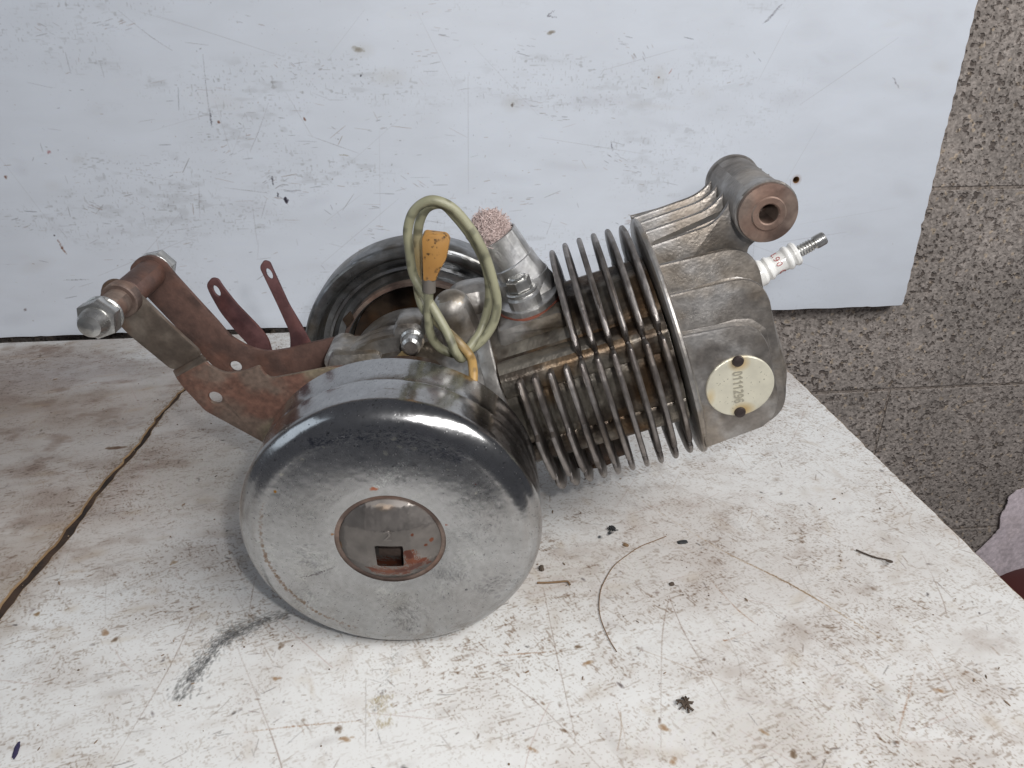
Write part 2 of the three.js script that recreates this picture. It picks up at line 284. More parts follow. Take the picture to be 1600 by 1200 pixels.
// white panel behind
const PX0 = -680, PX1 = 506, PY0 = 2, PY1 = 470;
const panelMap = canvasTex(2048, 812, (ctx, w, h) => {
  ctx.fillStyle = 'rgb(214,220,229)'; ctx.fillRect(0, 0, w, h);
  const p = painter(ctx, w, h, PX0, -PY1, PX1, -PY0), L = (a) => a.map((v, i) => (i % 2 ? -v : v)), greys = ['rgb(120,118,122)', 'rgb(96,92,94)', 'rgb(128,112,104)', 'rgb(140,120,114)', 'rgb(84,84,92)'];
  p.clouds((u, v) => { const x = u * 1186, z = v * 468, a = fbm(u, v, 4, 600, 5), b = fbm(u, v, 30, 620, 3), c = fbm(u, v, 12, 650, 4), d = sstep(0.42, 0.66, c) * sstep(1.02, 0.6, u);
    const k = 0.42 * d * (0.3 * sstep(0.7, 0.93, vnoise(x / 4.2, z / 1.3, 4096, 601)) * sstep(0.4, 0.8, vnoise(x / 13, z / 9, 4096, 603)) + 0.22 * sstep(0.74, 0.95, vnoise(x / 1.4, z / 2.2, 4096, 605)) + 0.14 * sstep(0.6, 0.8, fbm(u, v, 70, 607, 3)));
    const s = sstep(0.5, 0.8, a) * 0.07 + (b - 0.5) * 0.04 + k; return [1 - s, 1 - s * 1.05, 1 - s * 1.12]; });
  for (const [x, y, rx, ry] of [[72, 216, 12, 10], [-61, 262, 14, 8], [-40, 240, 22, 10], [209, 238, 10, 14]]) p.soft(x, -y, rx, ry, 0, '160,150,128', 0.16);
  for (let i = 0; i < 1500; i++) { const x = clamp(-120 + gauss() * 420, PX0, PX1), y = rr(PY0, PY1); p.blot(x, -y, Math.exp(rr(-1.2, 0.7)) * 0.7, pick(greys), rr(0.08, 0.42) * (x > 150 ? 0.5 : 1), rr(1, 2.2), rr(-1.5, 1.5), 3); }
  for (let i = 0; i < 330; i++) { const x = clamp(-140 + gauss() * 380, PX0, PX1), y = clamp(140 + gauss() * 150, PY0, PY1), len = Math.exp(rr(0.6, 3)), a = rnd() < 0.6 ? gauss() * 0.25 : rr(-1.6, 1.6); p.stroke([x, -y, x + len * Math.cos(a), -y + len * Math.sin(a)], rr(0.2, 0.5), pick(greys), rr(0.12, 0.45)); }
  for (let i = 0; i < 46; i++) { const x = rr(-420, 300), y = rr(20, 300), n = 4 + Math.floor(rnd() * 10), a = gauss() * 0.8; for (let k = 0; k < n; k++) { const X = x + gauss() * 14, Y = y + gauss() * 7, l = rr(1, 7); p.stroke([X, -Y, X + l * Math.cos(a), -Y + l * Math.sin(a)], rr(0.2, 0.5), pick(greys), rr(0.15, 0.45)); } }
  for (let i = 0; i < 60; i++) p.soft(rr(-450, 500), -rr(5, 320), rr(8, 40), rr(3, 14), gauss() * 0.4, pick(['150,146,150', '168,158,146', '150,150,160']), rr(0.04, 0.12));
  for (let i = 0; i < 34; i++) { const x = rr(-420, 380), y = rr(20, 300), len = rr(30, 110), a = rr(-1.6, 1.6); p.stroke([x, -y, x + len * Math.cos(a), -y + len * Math.sin(a)], 0.35, 'rgb(140,138,142)', rr(0.1, 0.3)); }
  const D = 'rgb(62,60,68)', R = 'rgb(116,82,68)';
  p.stroke(L([-198, 259, -200, 230, -201, 205]), 0.6, 'rgb(110,108,114)', 0.5); p.stroke(L([-200, 214, -201, 199]), 1.4, D, 0.6);
  for (const l of [[-154, 155, -154, 146], [-151, 140, -151, 135]]) p.stroke(L(l), 1.6, D, 0.75, true, 0.3);
  p.blot(-144, -132, 2.8, 'rgb(44,40,52)', 0.85, 1.2, 1, 12);
  p.stroke(L([-359, 99, -357, 92, -355, 86]), 2, R, 0.7); p.blot(-361, -104, 1.2, D, 0.6);
  p.blot(-346, -179, 2.4, 'rgb(160,110,112)', 0.4); p.blot(-389, -158, 2, R, 0.4); p.blot(-407, -31, 2.4, 'rgb(120,110,112)', 0.5);
  for (const l of [[-148, 219, -160, 195, -170, 178], [-261, 293, -240, 274, -223, 262], [-199, 145, -159, 139], [-221, 150, -226, 117], [-117, 191, -72, 174]]) p.stroke(L(l), 0.6, 'rgb(122,118,122)', 0.4);
  p.stroke(L([109, 293, 104, 289, 112, 288]), 1.3, D, 0.6); p.blot(106, -276, 3.4, 'rgb(130,122,110)', 0.4, 1.8, 0, 14);
  for (let k = 0; k < 7; k++) p.stroke(L([302 + k * 2, 283 + k * 2.2, 309 + k * 1.6, 287 + k * 2]), 0.8, 'rgb(92,90,98)', 0.55);
  p.blot(72, -216, 2.8, 'rgb(84,74,66)', 0.5, 1.3, 1, 10); p.stroke(L([218, 241, 221, 245]), 1, 'rgb(150,92,84)', 0.6); p.blot(209, -238, 1.6, R, 0.5);
  p.stroke(L([438, 237, 447, 227]), 1.4, 'rgb(130,128,136)', 0.6); p.stroke(L([167, 182, 169, 173]), 0.9, D, 0.6); p.blot(-194, -203, 2, R, 0.5); p.blot(-118, -205, 2, R, 0.45, 1.4, 1);
  p.stroke(L([-364, 60, -340, 60]), 0.9, 'rgb(110,110,116)', 0.5); p.stroke(L([-90, 173, -81, 172]), 1, 'rgb(120,106,80)', 0.6); p.blot(-65, -262, 5, 'rgb(136,130,116)', 0.3, 1.6, 0, 14); p.blot(-64, -241, 1.2, D, 0.7);
  p.soft(359, -142, 6, 6, 0, '120,80,60', 0.5);
});
{
  const root = tag(turned(place(new THREE.Group(), 'white_panel', scene)), 'scratched white board standing against the block wall behind the bench', 'board');
  const pts = [[-0.68, 0.47], [-0.68, 0.003]];
  for (let x = -0.67; x < 0.503; x += 0.006) pts.push([x, 0.0025 + 0.0003 * Math.sin(x * 130) + (hash(Math.round(x * 2000) + 9000, 4, 1) > 0.9 ? 0.0006 : 0)]);
  pts.push([0.5045, 0.003]);
  for (let y = 0.008; y < 0.468; y += 0.005) pts.push([0.506 + 0.0005 * Math.sin(y * 400) - (hash(Math.round(y * 2000) + 900, 5, 2) > 0.85 ? 0.0018 * rnd() : 0), y]);
  const s = new THREE.Shape(pts.map((p) => new THREE.Vector2(...p))); s.holes.push(circlePath(0.3585, 0.1418, 0.0028));
  const g = new THREE.ExtrudeGeometry(s, { depth: 0.0116, bevelEnabled: true, bevelThickness: 0.0006, bevelSize: 0.0006, bevelOffset: -0.0006, bevelSegments: 1 }).translate(0, 0, -0.7376);
  const p = g.attributes.position, uv = g.attributes.uv;
  for (let i = 0; i < p.count; i++) uv.setXY(i, (p.getX(i) * 1000 - PX0) / (PX1 - PX0), (p.getY(i) * 1000 - PY0) / (PY1 - PY0));
  mesh('board_face', g, [std({ map: panelMap, roughness: 0.42, bumpMap: bumpTex(30, 640, 3), bumpScale: 0.0002 }), std({ map: grime([124, 92, 58], [78, 54, 34], [96, 64, 36], 0.9, 67, 0.6), roughness: 1 })], root);
}

// block wall of coarse aggregate
{
  const N = 150, cells = [];
  for (let j = 0; j < N; j++) for (let i = 0; i < N; i++) cells.push([i + hash(i, j, 71), j + hash(i, j, 72), hash(i, j, 73), hash(i, j, 74)]);
  const size = 1024, near = new Float32Array(size * size * 3);
  for (let y = 0; y < size; y++) for (let x = 0; x < size; x++) {
    const wx = x / size + 0.006 * (fbm(x / size, y / size, 60, 81, 2) - 0.5), wy = y / size + 0.006 * (fbm(x / size, y / size, 60, 83, 2) - 0.5), px = wx * N, py = wy * N, ci = Math.floor(px), cj = Math.floor(py);
    let d1 = 9, d2 = 9, id = 0;
    for (let b = -1; b <= 1; b++) for (let a = -1; a <= 1; a++) {
      const ii = ((ci + a) % N + N) % N, jj = ((cj + b) % N + N) % N, c = cells[jj * N + ii], dx = c[0] - ii + ci + a - px, dy = c[1] - jj + cj + b - py, d = Math.hypot(dx, dy) * (0.75 + 0.6 * c[3]);
      if (d < d1) { d2 = d1; d1 = d; id = jj * N + ii; } else if (d < d2) d2 = d;
    }
    const k = (y * size + x) * 3; near[k] = d1; near[k + 1] = d2 - d1; near[k + 2] = id;
  }
  const at = (x, y) => ((Math.round(y * size) % size) * size + Math.round(x * size) % size) * 3;
  const pit = (x, y) => sstep(0.59, 0.72, fbm(x, y, 118, 91, 3)) * (0.3 + 0.8 * fbm(x, y, 10, 93, 3)) + 0.45 * sstep(0.64, 0.8, fbm(x, y, 190, 94, 2));
  const wallMap = dataTex(size, (x, y) => {
    const k = at(x, y), c = cells[near[k + 2]], q = clamp(pit(x, y)), f = fbm(x, y, 8, 95, 4), g = fbm(x, y, 200, 97, 2);
    let col = mix3([145, 137, 131], [160, 152, 146], c[3]); if (c[2] > 0.8 && c[2] < 0.85) col = [172, 158, 142];
    col = mix3(col, [74, 65, 60], q * 0.7);
    return col.map((v) => v * (0.84 + 0.24 * f) * (0.8 + 0.42 * g));
  });
  const wallBump = dataTex(size, (x, y) => { const k = at(x, y), v = 255 * clamp(0.75 - 0.7 * pit(x, y) + 0.25 * (cells[near[k + 2]][3] - 0.5) + 0.15 * (fbm(x, y, 200, 99, 2) - 0.5)); return [v, v, v]; }, false);
  const blockMat = std({ map: wallMap, roughness: 1, bumpMap: wallBump, bumpScale: 0.0018 });
  const jointMat = std({ map: wallMap, color: new THREE.Color(0.86, 0.83, 0.8), roughness: 1, bumpMap: wallBump, bumpScale: 0.0018 });
  const root = tag(turned(place(new THREE.Group(), 'block_wall', scene)), 'grey brown aggregate block wall behind the white board', 'wall');
  mesh('mortar', boxUV(new THREE.BoxGeometry(2.3, 1.36, 0.1).translate(0.25, -0.09, -0.7924), 0.47), jointMat, root);
  const rowsY = [-0.756, -0.5405, -0.325, -0.1095, 0.1265, 0.362];
  for (let r = 0; r < rowsY.length - 1; r++) {
    const y0 = rowsY[r] + 0.0016, y1 = rowsY[r + 1] - 0.0016, off = [0.22, 0.3, 0.5266, 0.3016, 0.39][r];
    for (let k = -3; k < 2; k++) {
      const x0 = off + k * 0.45 + 0.0013, x1 = off + (k + 1) * 0.45 - 0.0013; if (x1 < -0.75 || x0 > 1.35) continue;
      const g = boxUV(new RoundedBoxGeometry(x1 - x0, y1 - y0, 0.1, 1, 0.0012).translate((x0 + x1) / 2, (y0 + y1) / 2, -0.7915 + 0.0004 * gauss()), 0.47);
      const uv = g.attributes.uv, du = rnd(), dv = rnd(); for (let i = 0; i < uv.count; i++) uv.setXY(i, uv.getX(i) + du, uv.getY(i) + dv);
      mesh('block', g, blockMat, root);
    }
  }
}
// what shows beyond the bench's right edge
{
  const s = new THREE.Shape(), e = [[0.612, -0.42], [0.618, -0.386], [0.6305, -0.3655], [0.648, -0.338], [0.655, -0.323], [0.65, -0.3], [0.6535, -0.283], [0.652, -0.272], [0.66, -0.262], [0.672, -0.2595], [0.71, -0.262], [0.76, -0.264], [0.86, -0.27], [0.86, -0.52], [0.66, -0.52]];
  e.forEach((p) => { p[0] += 0.075; p[1] -= 0.003; }); const pts = []; e.forEach((p, i) => { pts.push(p); const q = e[i + 1]; if (q && i < 10) for (const t of [0.25, 0.5, 0.75]) pts.push([mix(p[0], q[0], t) + gauss() * 0.0016, mix(p[1], q[1], t) + gauss() * 0.0014]); });
  pts.forEach((p, i) => (i ? s.lineTo(...p) : s.moveTo(...p)));
  tag(turned(mesh('torn_sheet', boxUV(new THREE.ExtrudeGeometry(s, { depth: 0.0012, bevelEnabled: false }).translate(0, 0, -0.7385)), std({ map: grime([222, 210, 216], [204, 192, 198], [206, 192, 190], 0.5, 69, 0.3), roughness: 0.8, bumpMap: castBump, bumpScale: 0.000132 }))), 'pinkish white ragged edged sheet flat on the wall beyond the bench', 'sheet');
  const red = tag(place(new THREE.Group(), 'red_container', scene), 'dark red rounded object just past the right edge of the bench', 'container');
  red.position.set(0.695, -0.655, -0.56);
  mesh('body', lathe([[0, 0], [0.15, 0], [0.16, 0.01], [0.185, 0.30], [0.188, 0.312], [0.184, 0.32], [0.17, 0.326], [0, 0.335]], 72), std({ color: new THREE.Color(0.075, 0.013, 0.011), roughness: 0.55 }), red);
}

// ---------------------------------------------------------------- the engine (axes: crankshaft along z, cover face at z = 0)
const R0 = 0.0703, engine = tag(place(new THREE.Group(), 'moped_engine', scene), 'used finned moped engine with round chrome cover lying on the white bench', 'engine');
const ENG_ROT = new THREE.Euler(0.0516, 0.0178, 0, 'YXZ'), ENG_POS = new THREE.Vector3(-0.0558, 0.0698, -0.2721);
engine.rotation.copy(ENG_ROT); engine.position.copy(new THREE.Vector3(0, -R0, -0.008).applyEuler(ENG_ROT).add(ENG_POS));
const lift = (g) => g.translate(0, R0, 0.008);                  // geometry is written round the crank axis
const part = (name, g, m, parent = engine, uv = true) => mesh(name, lift(uv ? boxUV(g) : g), m, parent);
// cylinder axes: u along the bore, v across, w = crankshaft direction
const TH = 0.3277, ZC = -0.114;
const bore = (g) => g.rotateZ(TH).translate(0, 0, ZC);          // geometry written in (u, v, w)
const latheU = (pts, seg) => lathe(pts, seg).rotateZ(-Math.PI / 2);

// chrome cover, uv by distance along the profile from the middle
{
  const prof = [[0.0255, -0.0014], [0.03, -0.0006]];
  for (let i = 1; i <= 12; i++) { const r = 0.03 + 0.027 * i / 12; prof.push([r, -0.0006 + 0.0004 * Math.sin(i / 12 * Math.PI)]); }
  prof.push([0.0588, -0.00052]);
  for (let i = 0; i <= 14; i++) { const a = Math.PI / 2 * (1 - i / 14); prof.push([0.0600 + 0.0103 * Math.cos(a), -0.0108 + 0.0103 * Math.sin(a)]); }
  prof.push([0.0703, -0.020], [0.0702, -0.0255], [0.06985, -0.0265], [0.0698, -0.028], [0.07015, -0.0293], [0.0702, -0.034], [0.0702, -0.0475], [0.0696, -0.0484], [0.0685, -0.0484], [0.0682, -0.046], [0.068, -0.012], [0.06, -0.004], [0.0255, -0.004]);
  const arc = [0]; for (let i = 1; i < prof.length; i++) arc.push(arc[i - 1] + Math.hypot(prof[i][0] - prof[i - 1][0], prof[i][1] - prof[i - 1][1]));
  const SEG = 180, g = new THREE.LatheGeometry(prof.map(([r, z]) => new THREE.Vector2(r, z)), SEG), uv = g.attributes.uv, pos = g.attributes.position;
  for (let i = 0; i <= SEG; i++) for (let j = 0; j < prof.length; j++) {
    const k = i * prof.length + j, a = Math.atan2(-pos.getZ(k), pos.getX(k)), d = 0.0255 + arc[j]; uv.setXY(k, 0.5 + d * Math.cos(a) / 0.25, 0.5 + d * Math.sin(a) / 0.25);
  }
  g.rotateX(Math.PI / 2);
  const px = (x) => (0.5 + x / 0.25) * 2048, py = (y) => (0.5 - y / 0.25) * 2048;
  const coverMap = canvasTex(2048, 2048, (ctx, w, h) => {
    ctx.fillStyle = 'rgb(172,172,172)'; ctx.fillRect(0, 0, w, h);
    const p = painter(ctx, w, h, -125, -125, 125, 125), Q = (a) => a.map((v, i) => (i % 2 ? -v : v));
    p.clouds((u, v) => { const a = fbm(u, v, 7, 700, 4), b = fbm(u, v, 120, 710, 2), s = 0.16 * (a - 0.4) + 0.1 * (b - 0.5); return [1 - s, 1 - s, 1 - s * 1.05]; });
    for (let i = 0; i < 7000; i++) { const r = 28 + 90 * Math.sqrt(rnd()), a = rr(0, 6.3), x = r * Math.cos(a), y = r * Math.sin(a); p.blot(x, y, rr(0.2, 0.75), pick(['rgb(74,74,74)', 'rgb(86,82,78)', 'rgb(60,62,66)']), rr(0.35, 0.8) * (r > 75 ? 1.1 : 1), rr(1, 2.4), a + 0.6, 2); }
    for (let i = 0; i < 240; i++) { const a = rr(0, 6.3), r = rr(30, 60), x = r * Math.cos(a), y = r * Math.sin(a), l = rr(1, 5); p.stroke([x, y, x + l * gauss(), y + l * gauss()], 0.2, 'rgb(96,96,98)', 0.4); }
    // dull whitish streaks and rust that stay on the chrome
    p.smudge(Q([12, 51, 8, 43, 1, 36, -4, 31]), 3, 'rgb(226,230,226)', 0.45, 420); for (let i = 0; i < 26; i++) { const a = rr(0, 6.3), r = rr(28, 56), x = r * Math.cos(a), y = r * Math.sin(a); p.smudge([x, y, x + gauss() * 12, y + gauss() * 12, x + gauss() * 20, y + gauss() * 20], rr(3, 9), pick(['rgb(120,122,122)', 'rgb(198,200,196)', 'rgb(104,104,106)']), 0.22, 160); };
    p.smudge(Q([24, 34, 19, 29, 12, 24]), 1.8, 'rgb(214,214,208)', 0.5, 160); p.smudge(Q([-30, 53, -10, 57, 14, 55, 34, 46]), 5, 'rgb(60,66,82)', 0.4, 500); p.smudge(Q([-40, 44, -20, 54, 6, 56, 24, 52]), 3, 'rgb(206,206,196)', 0.4, 240); p.smudge(Q([0, -40, 6, -48, 4, -56]), 8, 'rgb(108,108,108)', 0.25, 260);
    for (const [x, y, r] of [[2, 49, 2], [8, 52, 1.5], [14, 51, 2.2], [-34, 46, 1.2], [-44, 38, 1.2], [28, 40, 0.8], [40, 27, 1], [6, 56, 1.6], [-24, 52, 0.9]]) p.blot(x, -y, r, 'rgb(214,212,200)', 0.6, 1.3, rr(-1, 1), 14);
    for (let i = 0; i < 160; i++) { const a = rr(0.5, 2.6), r = rr(50, 60); p.blot(r * Math.cos(a), -r * Math.sin(a), rr(0.2, 0.7), pick(['rgb(208,206,198)', 'rgb(70,74,86)', 'rgb(84,80,84)']), 0.5, 1.3, a, 3); }
    p.blot(-5, -30, 1.8, 'rgb(170,104,78)', 0.7, 1.4, 0, 18); p.blot(-48, -29, 0.9, 'rgb(170,120,50)', 0.9); p.blot(40, -32, 0.5, 'rgb(150,60,50)', 0.8); p.blot(26, -9, 0.7, 'rgb(150,90,76)', 0.8); p.blot(-26, -4, 1, 'rgb(150,100,60)', 0.5);
    p.stroke(Q([-44, -21, -36, -19, -27, -15]), 1, 'rgb(98,92,94)', 0.6); p.blot(34, 30, 1, 'rgb(80,80,82)', 0.5);
    const ring = []; for (let i = 0; i <= 16; i++) { const a = 2.75 + i * 0.1; ring.push(58.5 * Math.cos(a), -58.5 * Math.sin(a)); } p.stroke(ring, 1.8, 'rgb(112,88,70)', 0.45);
    for (const [x, y, a, l] of [[0, 84, 0.1, 9], [10, 88, 0.2, 4], [-30, 85, -0.3, 7]]) p.stroke([x, -y, x + l, -y + l * a], 0.8, 'rgb(112,100,92)', 0.5);
  });
  const coverRough = canvasTex(1024, 1024, (ctx, w, h) => {
    ctx.fillStyle = 'rgb(50,50,50)'; ctx.fillRect(0, 0, w, h);
    const p = painter(ctx, w, h, -125, -125, 125, 125);
    ctx.fillStyle = 'rgb(60,60,60)'; ctx.beginPath(); ctx.arc(w / 2, h / 2, 57 * w / 250, 0, 7); ctx.fill();
    p.clouds((u, v) => { const s = 0.7 + 0.6 * fbm(u, v, 14, 720, 4); return [s, s, s]; });
    for (let i = 0; i < 4000; i++) p.blot(rr(-110, 110), rr(-110, 110), rr(0.15, 0.6), 'rgb(170,170,170)', 0.4, 1.5, rr(0, 3), 2);
  }, false);
  const chrome = std({ map: coverMap, metalness: 1, roughness: 1, roughnessMap: coverRough, bumpMap: bumpTex(90, 730, 2), bumpScale: 0.00006 });
  const cover = part('magneto_cover', g, chrome, engine, false);
  // domed cap with a square hole and two dents
  const cp = [[0, 0.0052]]; for (let i = 1; i <= 22; i++) { const r = 0.0232 * i / 22; cp.push([r, 0.0052 - 0.0068 * Math.pow(r / 0.0232, 2.3)]); }
  cp.push([0.0236, -0.0024], [0.0234, -0.0036], [0.015, -0.0036], [0, -0.0036]);
  let c = new THREE.LatheGeometry(cp.map(([r, y]) => new THREE.Vector2(r, y)), 120).rotateX(Math.PI / 2);
  const cpz = c.attributes.position;
  for (let i = 0; i < cpz.count; i++) {
    const x = cpz.getX(i), y = cpz.getY(i); let z = cpz.getZ(i); if (z < -0.0016) continue;
    const dent = (cx, cy, a, l, s) => { const p = (x - cx) * Math.cos(a) + (y - cy) * Math.sin(a), q = -(x - cx) * Math.sin(a) + (y - cy) * Math.cos(a); return Math.exp(-(p * p) / (l * l) - (q * q) / (s * s)); };
    z -= 0.0013 * dent(0.0165, 0.0105, 1.0, 0.0035, 0.0012) + 0.0012 * dent(0.0125, -0.0165, 0.5, 0.0045, 0.0014) + 0.0007 * dent(-0.002, -0.006, 0, 0.007, 0.006); cpz.setZ(i, z);
  }
  const ev = new Evaluator(); ev.useGroups = false;
  const square = new THREE.ExtrudeGeometry(roundPoly([[-0.0062, -0.0112], [0.006, -0.0113], [0.0066, 0.0018], [-0.0062, 0.0022]], 0.0012), { depth: 0.03, bevelEnabled: false }).translate(0, 0, -0.015);
  const cut = ev.evaluate(new Brush(mergeVertices(c)), new Brush(mergeVertices(square)), SUBTRACTION).geometry;
  const capMap = canvasTex(512, 512, (ctx, w, h) => {
    ctx.fillStyle = 'rgb(124,119,115)'; ctx.fillRect(0, 0, w, h);
    const p = painter(ctx, w, h, -25, -25, 25, 25);
    p.clouds((u, v) => { const s = 0.85 + 0.3 * fbm(u, v, 8, 740, 4); return [s, s, s]; });
    const rust = ['rgb(112,66,52)', 'rgb(126,78,60)', 'rgb(98,60,50)'];
    p.smudge([-10, 14.5, -3, 16, 4, 15.5, 11, 13, 15, 9.5], 4.4, 'rgb(118,72,56)', 0.75, 900); p.smudge([9, 1, 9.5, 6, 10, 10], 3.6, 'rgb(118,72,56)', 0.75, 420); p.smudge([13, 12, 17, 8], 3, 'rgb(150,140,132)', 0.5, 80);
    for (const [x, y, r, st, a] of [[9, 4, 3, 1.3, 1.2], [9.5, 8, 2.4, 1.2, 0], [14, 10, 2.6, 1.5, -0.5], [4, 15, 3, 2.2, 0], [-3, 15.5, 2.6, 2.4, 0.1], [-9, 14, 2, 2, 0.3], [11, 13, 3, 1.6, -0.4], [19, -2, 1.4, 1, 0], [16.5, 0, 1, 1, 0], [11, -7, 0.9, 1, 0], [17, 13, 1.6, 1, 0], [6, 18, 1.8, 1.3, 0]]) p.blot(x, y, r, pick(rust), 0.75, st, a, 30);
    p.blot(-23, 2, 1.6, 'rgb(150,104,60)', 0.5, 2, 1.5, 10); p.blot(0, -20, 4, 'rgb(170,150,130)', 0.25, 2, 0, 12);
    ctx.strokeStyle = 'rgba(90,80,74,0.6)'; ctx.lineWidth = 5; ctx.beginPath(); ctx.arc(w / 2, h / 2, 23.4 * w / 50, 0, 7); ctx.stroke();
  });
  const capGeo = crease(cut.index ? cut.toNonIndexed() : cut, 0.7), cq = capGeo.attributes.position, cuv = new Float32Array(cq.count * 2);
  for (let i = 0; i < cq.count; i++) { cuv[2 * i] = 0.5 + cq.getX(i) / 0.05; cuv[2 * i + 1] = 0.5 + cq.getY(i) / 0.05; }
  capGeo.setAttribute('uv', new THREE.BufferAttribute(cuv, 2));
  const capMesh = part('hub_cap', capGeo, std({ map: capMap, metalness: 0.8, roughness: 1, roughnessMap: rough45 }), cover, false);
  const fl = new THREE.Shape(); fl.absellipse(0, 0, 0.0235, 0.0235, 0, Math.PI * 2);
  part('shaft_socket', merged([plate(fl, 0.002, -0.0042, 0.0003, [circlePath(0.0005, 0.0022, 0.0062)], 24), latheZ([[0.0235, -0.0145], [0.0235, -0.002], [0.0262, -0.002], [0.0262, -0.0145], [0, -0.0145]], 32)]), M.bush, cover);
  part('stamped_mark', new TextGeometry('2', { font: thinFont, size: 0.0052, depth: 0.0005, curveSegments: 6, bevelEnabled: true, bevelThickness: 0.0002, bevelSize: 0.0002, bevelSegments: 2 }).translate(-0.002, 0.005, 0.0043), capMesh.material, cover);
  part('brass_ring', new THREE.TorusGeometry(0.006, 0.0007, 8, 32).translate(0.0005, 0.0022, -0.0042), M.brass, cover);
}
// engine shaft and casing behind the cover
part('stator_backing', latheZ([[0, -0.105], [0.04, -0.105], [0.05, -0.09], [0.05, -0.058], [0.064, -0.054], [0.064, -0.046], [0, -0.046]], 72), M.oily);
{
  const cc = part('crankcase', merged([
    latheZ([[0, -0.172], [0.034, -0.172], [0.046, -0.165], [0.05, -0.13], [0.0515, -0.1225], [0.0545, -0.1215], [0.0552, -0.1195], [0.0552, -0.115], [0.0546, -0.1138], [0.0555, -0.113], [0.0558, -0.1105], [0.0556, -0.106], [0.0545, -0.1045], [0.046, -0.1042], [0.044, -0.1], [0.042, -0.08], [0, -0.08]], 96),
    bore(latheU([[0.046, 0.02], [0.046, 0.054], [0.0488, 0.0545], [0.0492, 0.0555], [0.0492, 0.0615], [0.0485, 0.0622], [0.03, 0.0622]], 64)),
    bolt(-0.0385, 0.0375, -0.131, -0.104, 0.0085, 32, 0.003),
    plate(roundPoly([[-0.046, 0.034], [-0.042, 0.046], [-0.032, 0.0455], [-0.014, 0.047], [-0.012, 0.03], [-0.04, 0.012]], 0.006), 0.026, -0.101, 0.003),
    plate(roundPoly([[-0.0085, 0.044], [-0.0065, 0.0625], [0.009, 0.0635], [0.0115, 0.044]], 0.006), 0.022, -0.104, 0.003),
  ]), M.alu);
  part('casing_screw', merged([bolt(0.0035, 0.0535, -0.105, -0.092, 0.0052, 24, 0.0014), bolt(0.0035, 0.0535, -0.1045, -0.1, 0.0066, 24, 0.001)]), M.zinc, cc);
  part('brass_tab', plate(roundPoly([[-0.009, 0.042], [-0.001, 0.0515], [0.006, 0.044], [0.004, 0.036]], 0.001), 0.001, -0.094, 0.0002).rotateX(0), M.brass, cc);
  part('gasket', latheZ([[0.05, -0.114], [0.0549, -0.1138], [0.0549, -0.1130], [0.05, -0.113]], 80), M.gasket, cc);
}
// rear drum
{
  const d = part('rear_drum', latheZ([[0.0, -0.215], [0.03, -0.214], [0.072, -0.212], [0.078, -0.209], [0.0803, -0.205], [0.0805, -0.1872], ...Array.from({ length: 13 }, (_, i) => [0.0756 + 0.0048 * Math.cos(Math.PI * i / 12), -0.1868 + 0.0048 * Math.sin(Math.PI * i / 12)]), [0.0706, -0.19], [0.069, -0.192], [0.0655, -0.1925], [0.0648, -0.189], [0.063, -0.1885], [0.0622, -0.192], [0.06, -0.194], [0.056, -0.194], [0.0545, -0.187], [0.052, -0.1865], [0.0505, -0.19], [0.05, -0.204], [0, -0.204]], 144), M.drum);
  part('inner_plate', latheZ([[0, -0.195], [0.0495, -0.195], [0.0495, -0.203], [0, -0.203]], 72), M.oily, d);
  part('drum_ring', latheZ([[0.0528, -0.1845], [0.0552, -0.1845], [0.0555, -0.19], [0.0525, -0.19]], 96), M.bush, d);
  part('spring_clip', plate(roundPoly([[-0.052, 0.03], [-0.046, 0.036], [-0.044, 0.03], [-0.049, 0.024]], 0.001), 0.001, -0.183, 0.0002), M.oily, d);
}
part('crank_shaft', bolt(0, 0, -0.214, -0.16, 0.012, 32), M.oily);

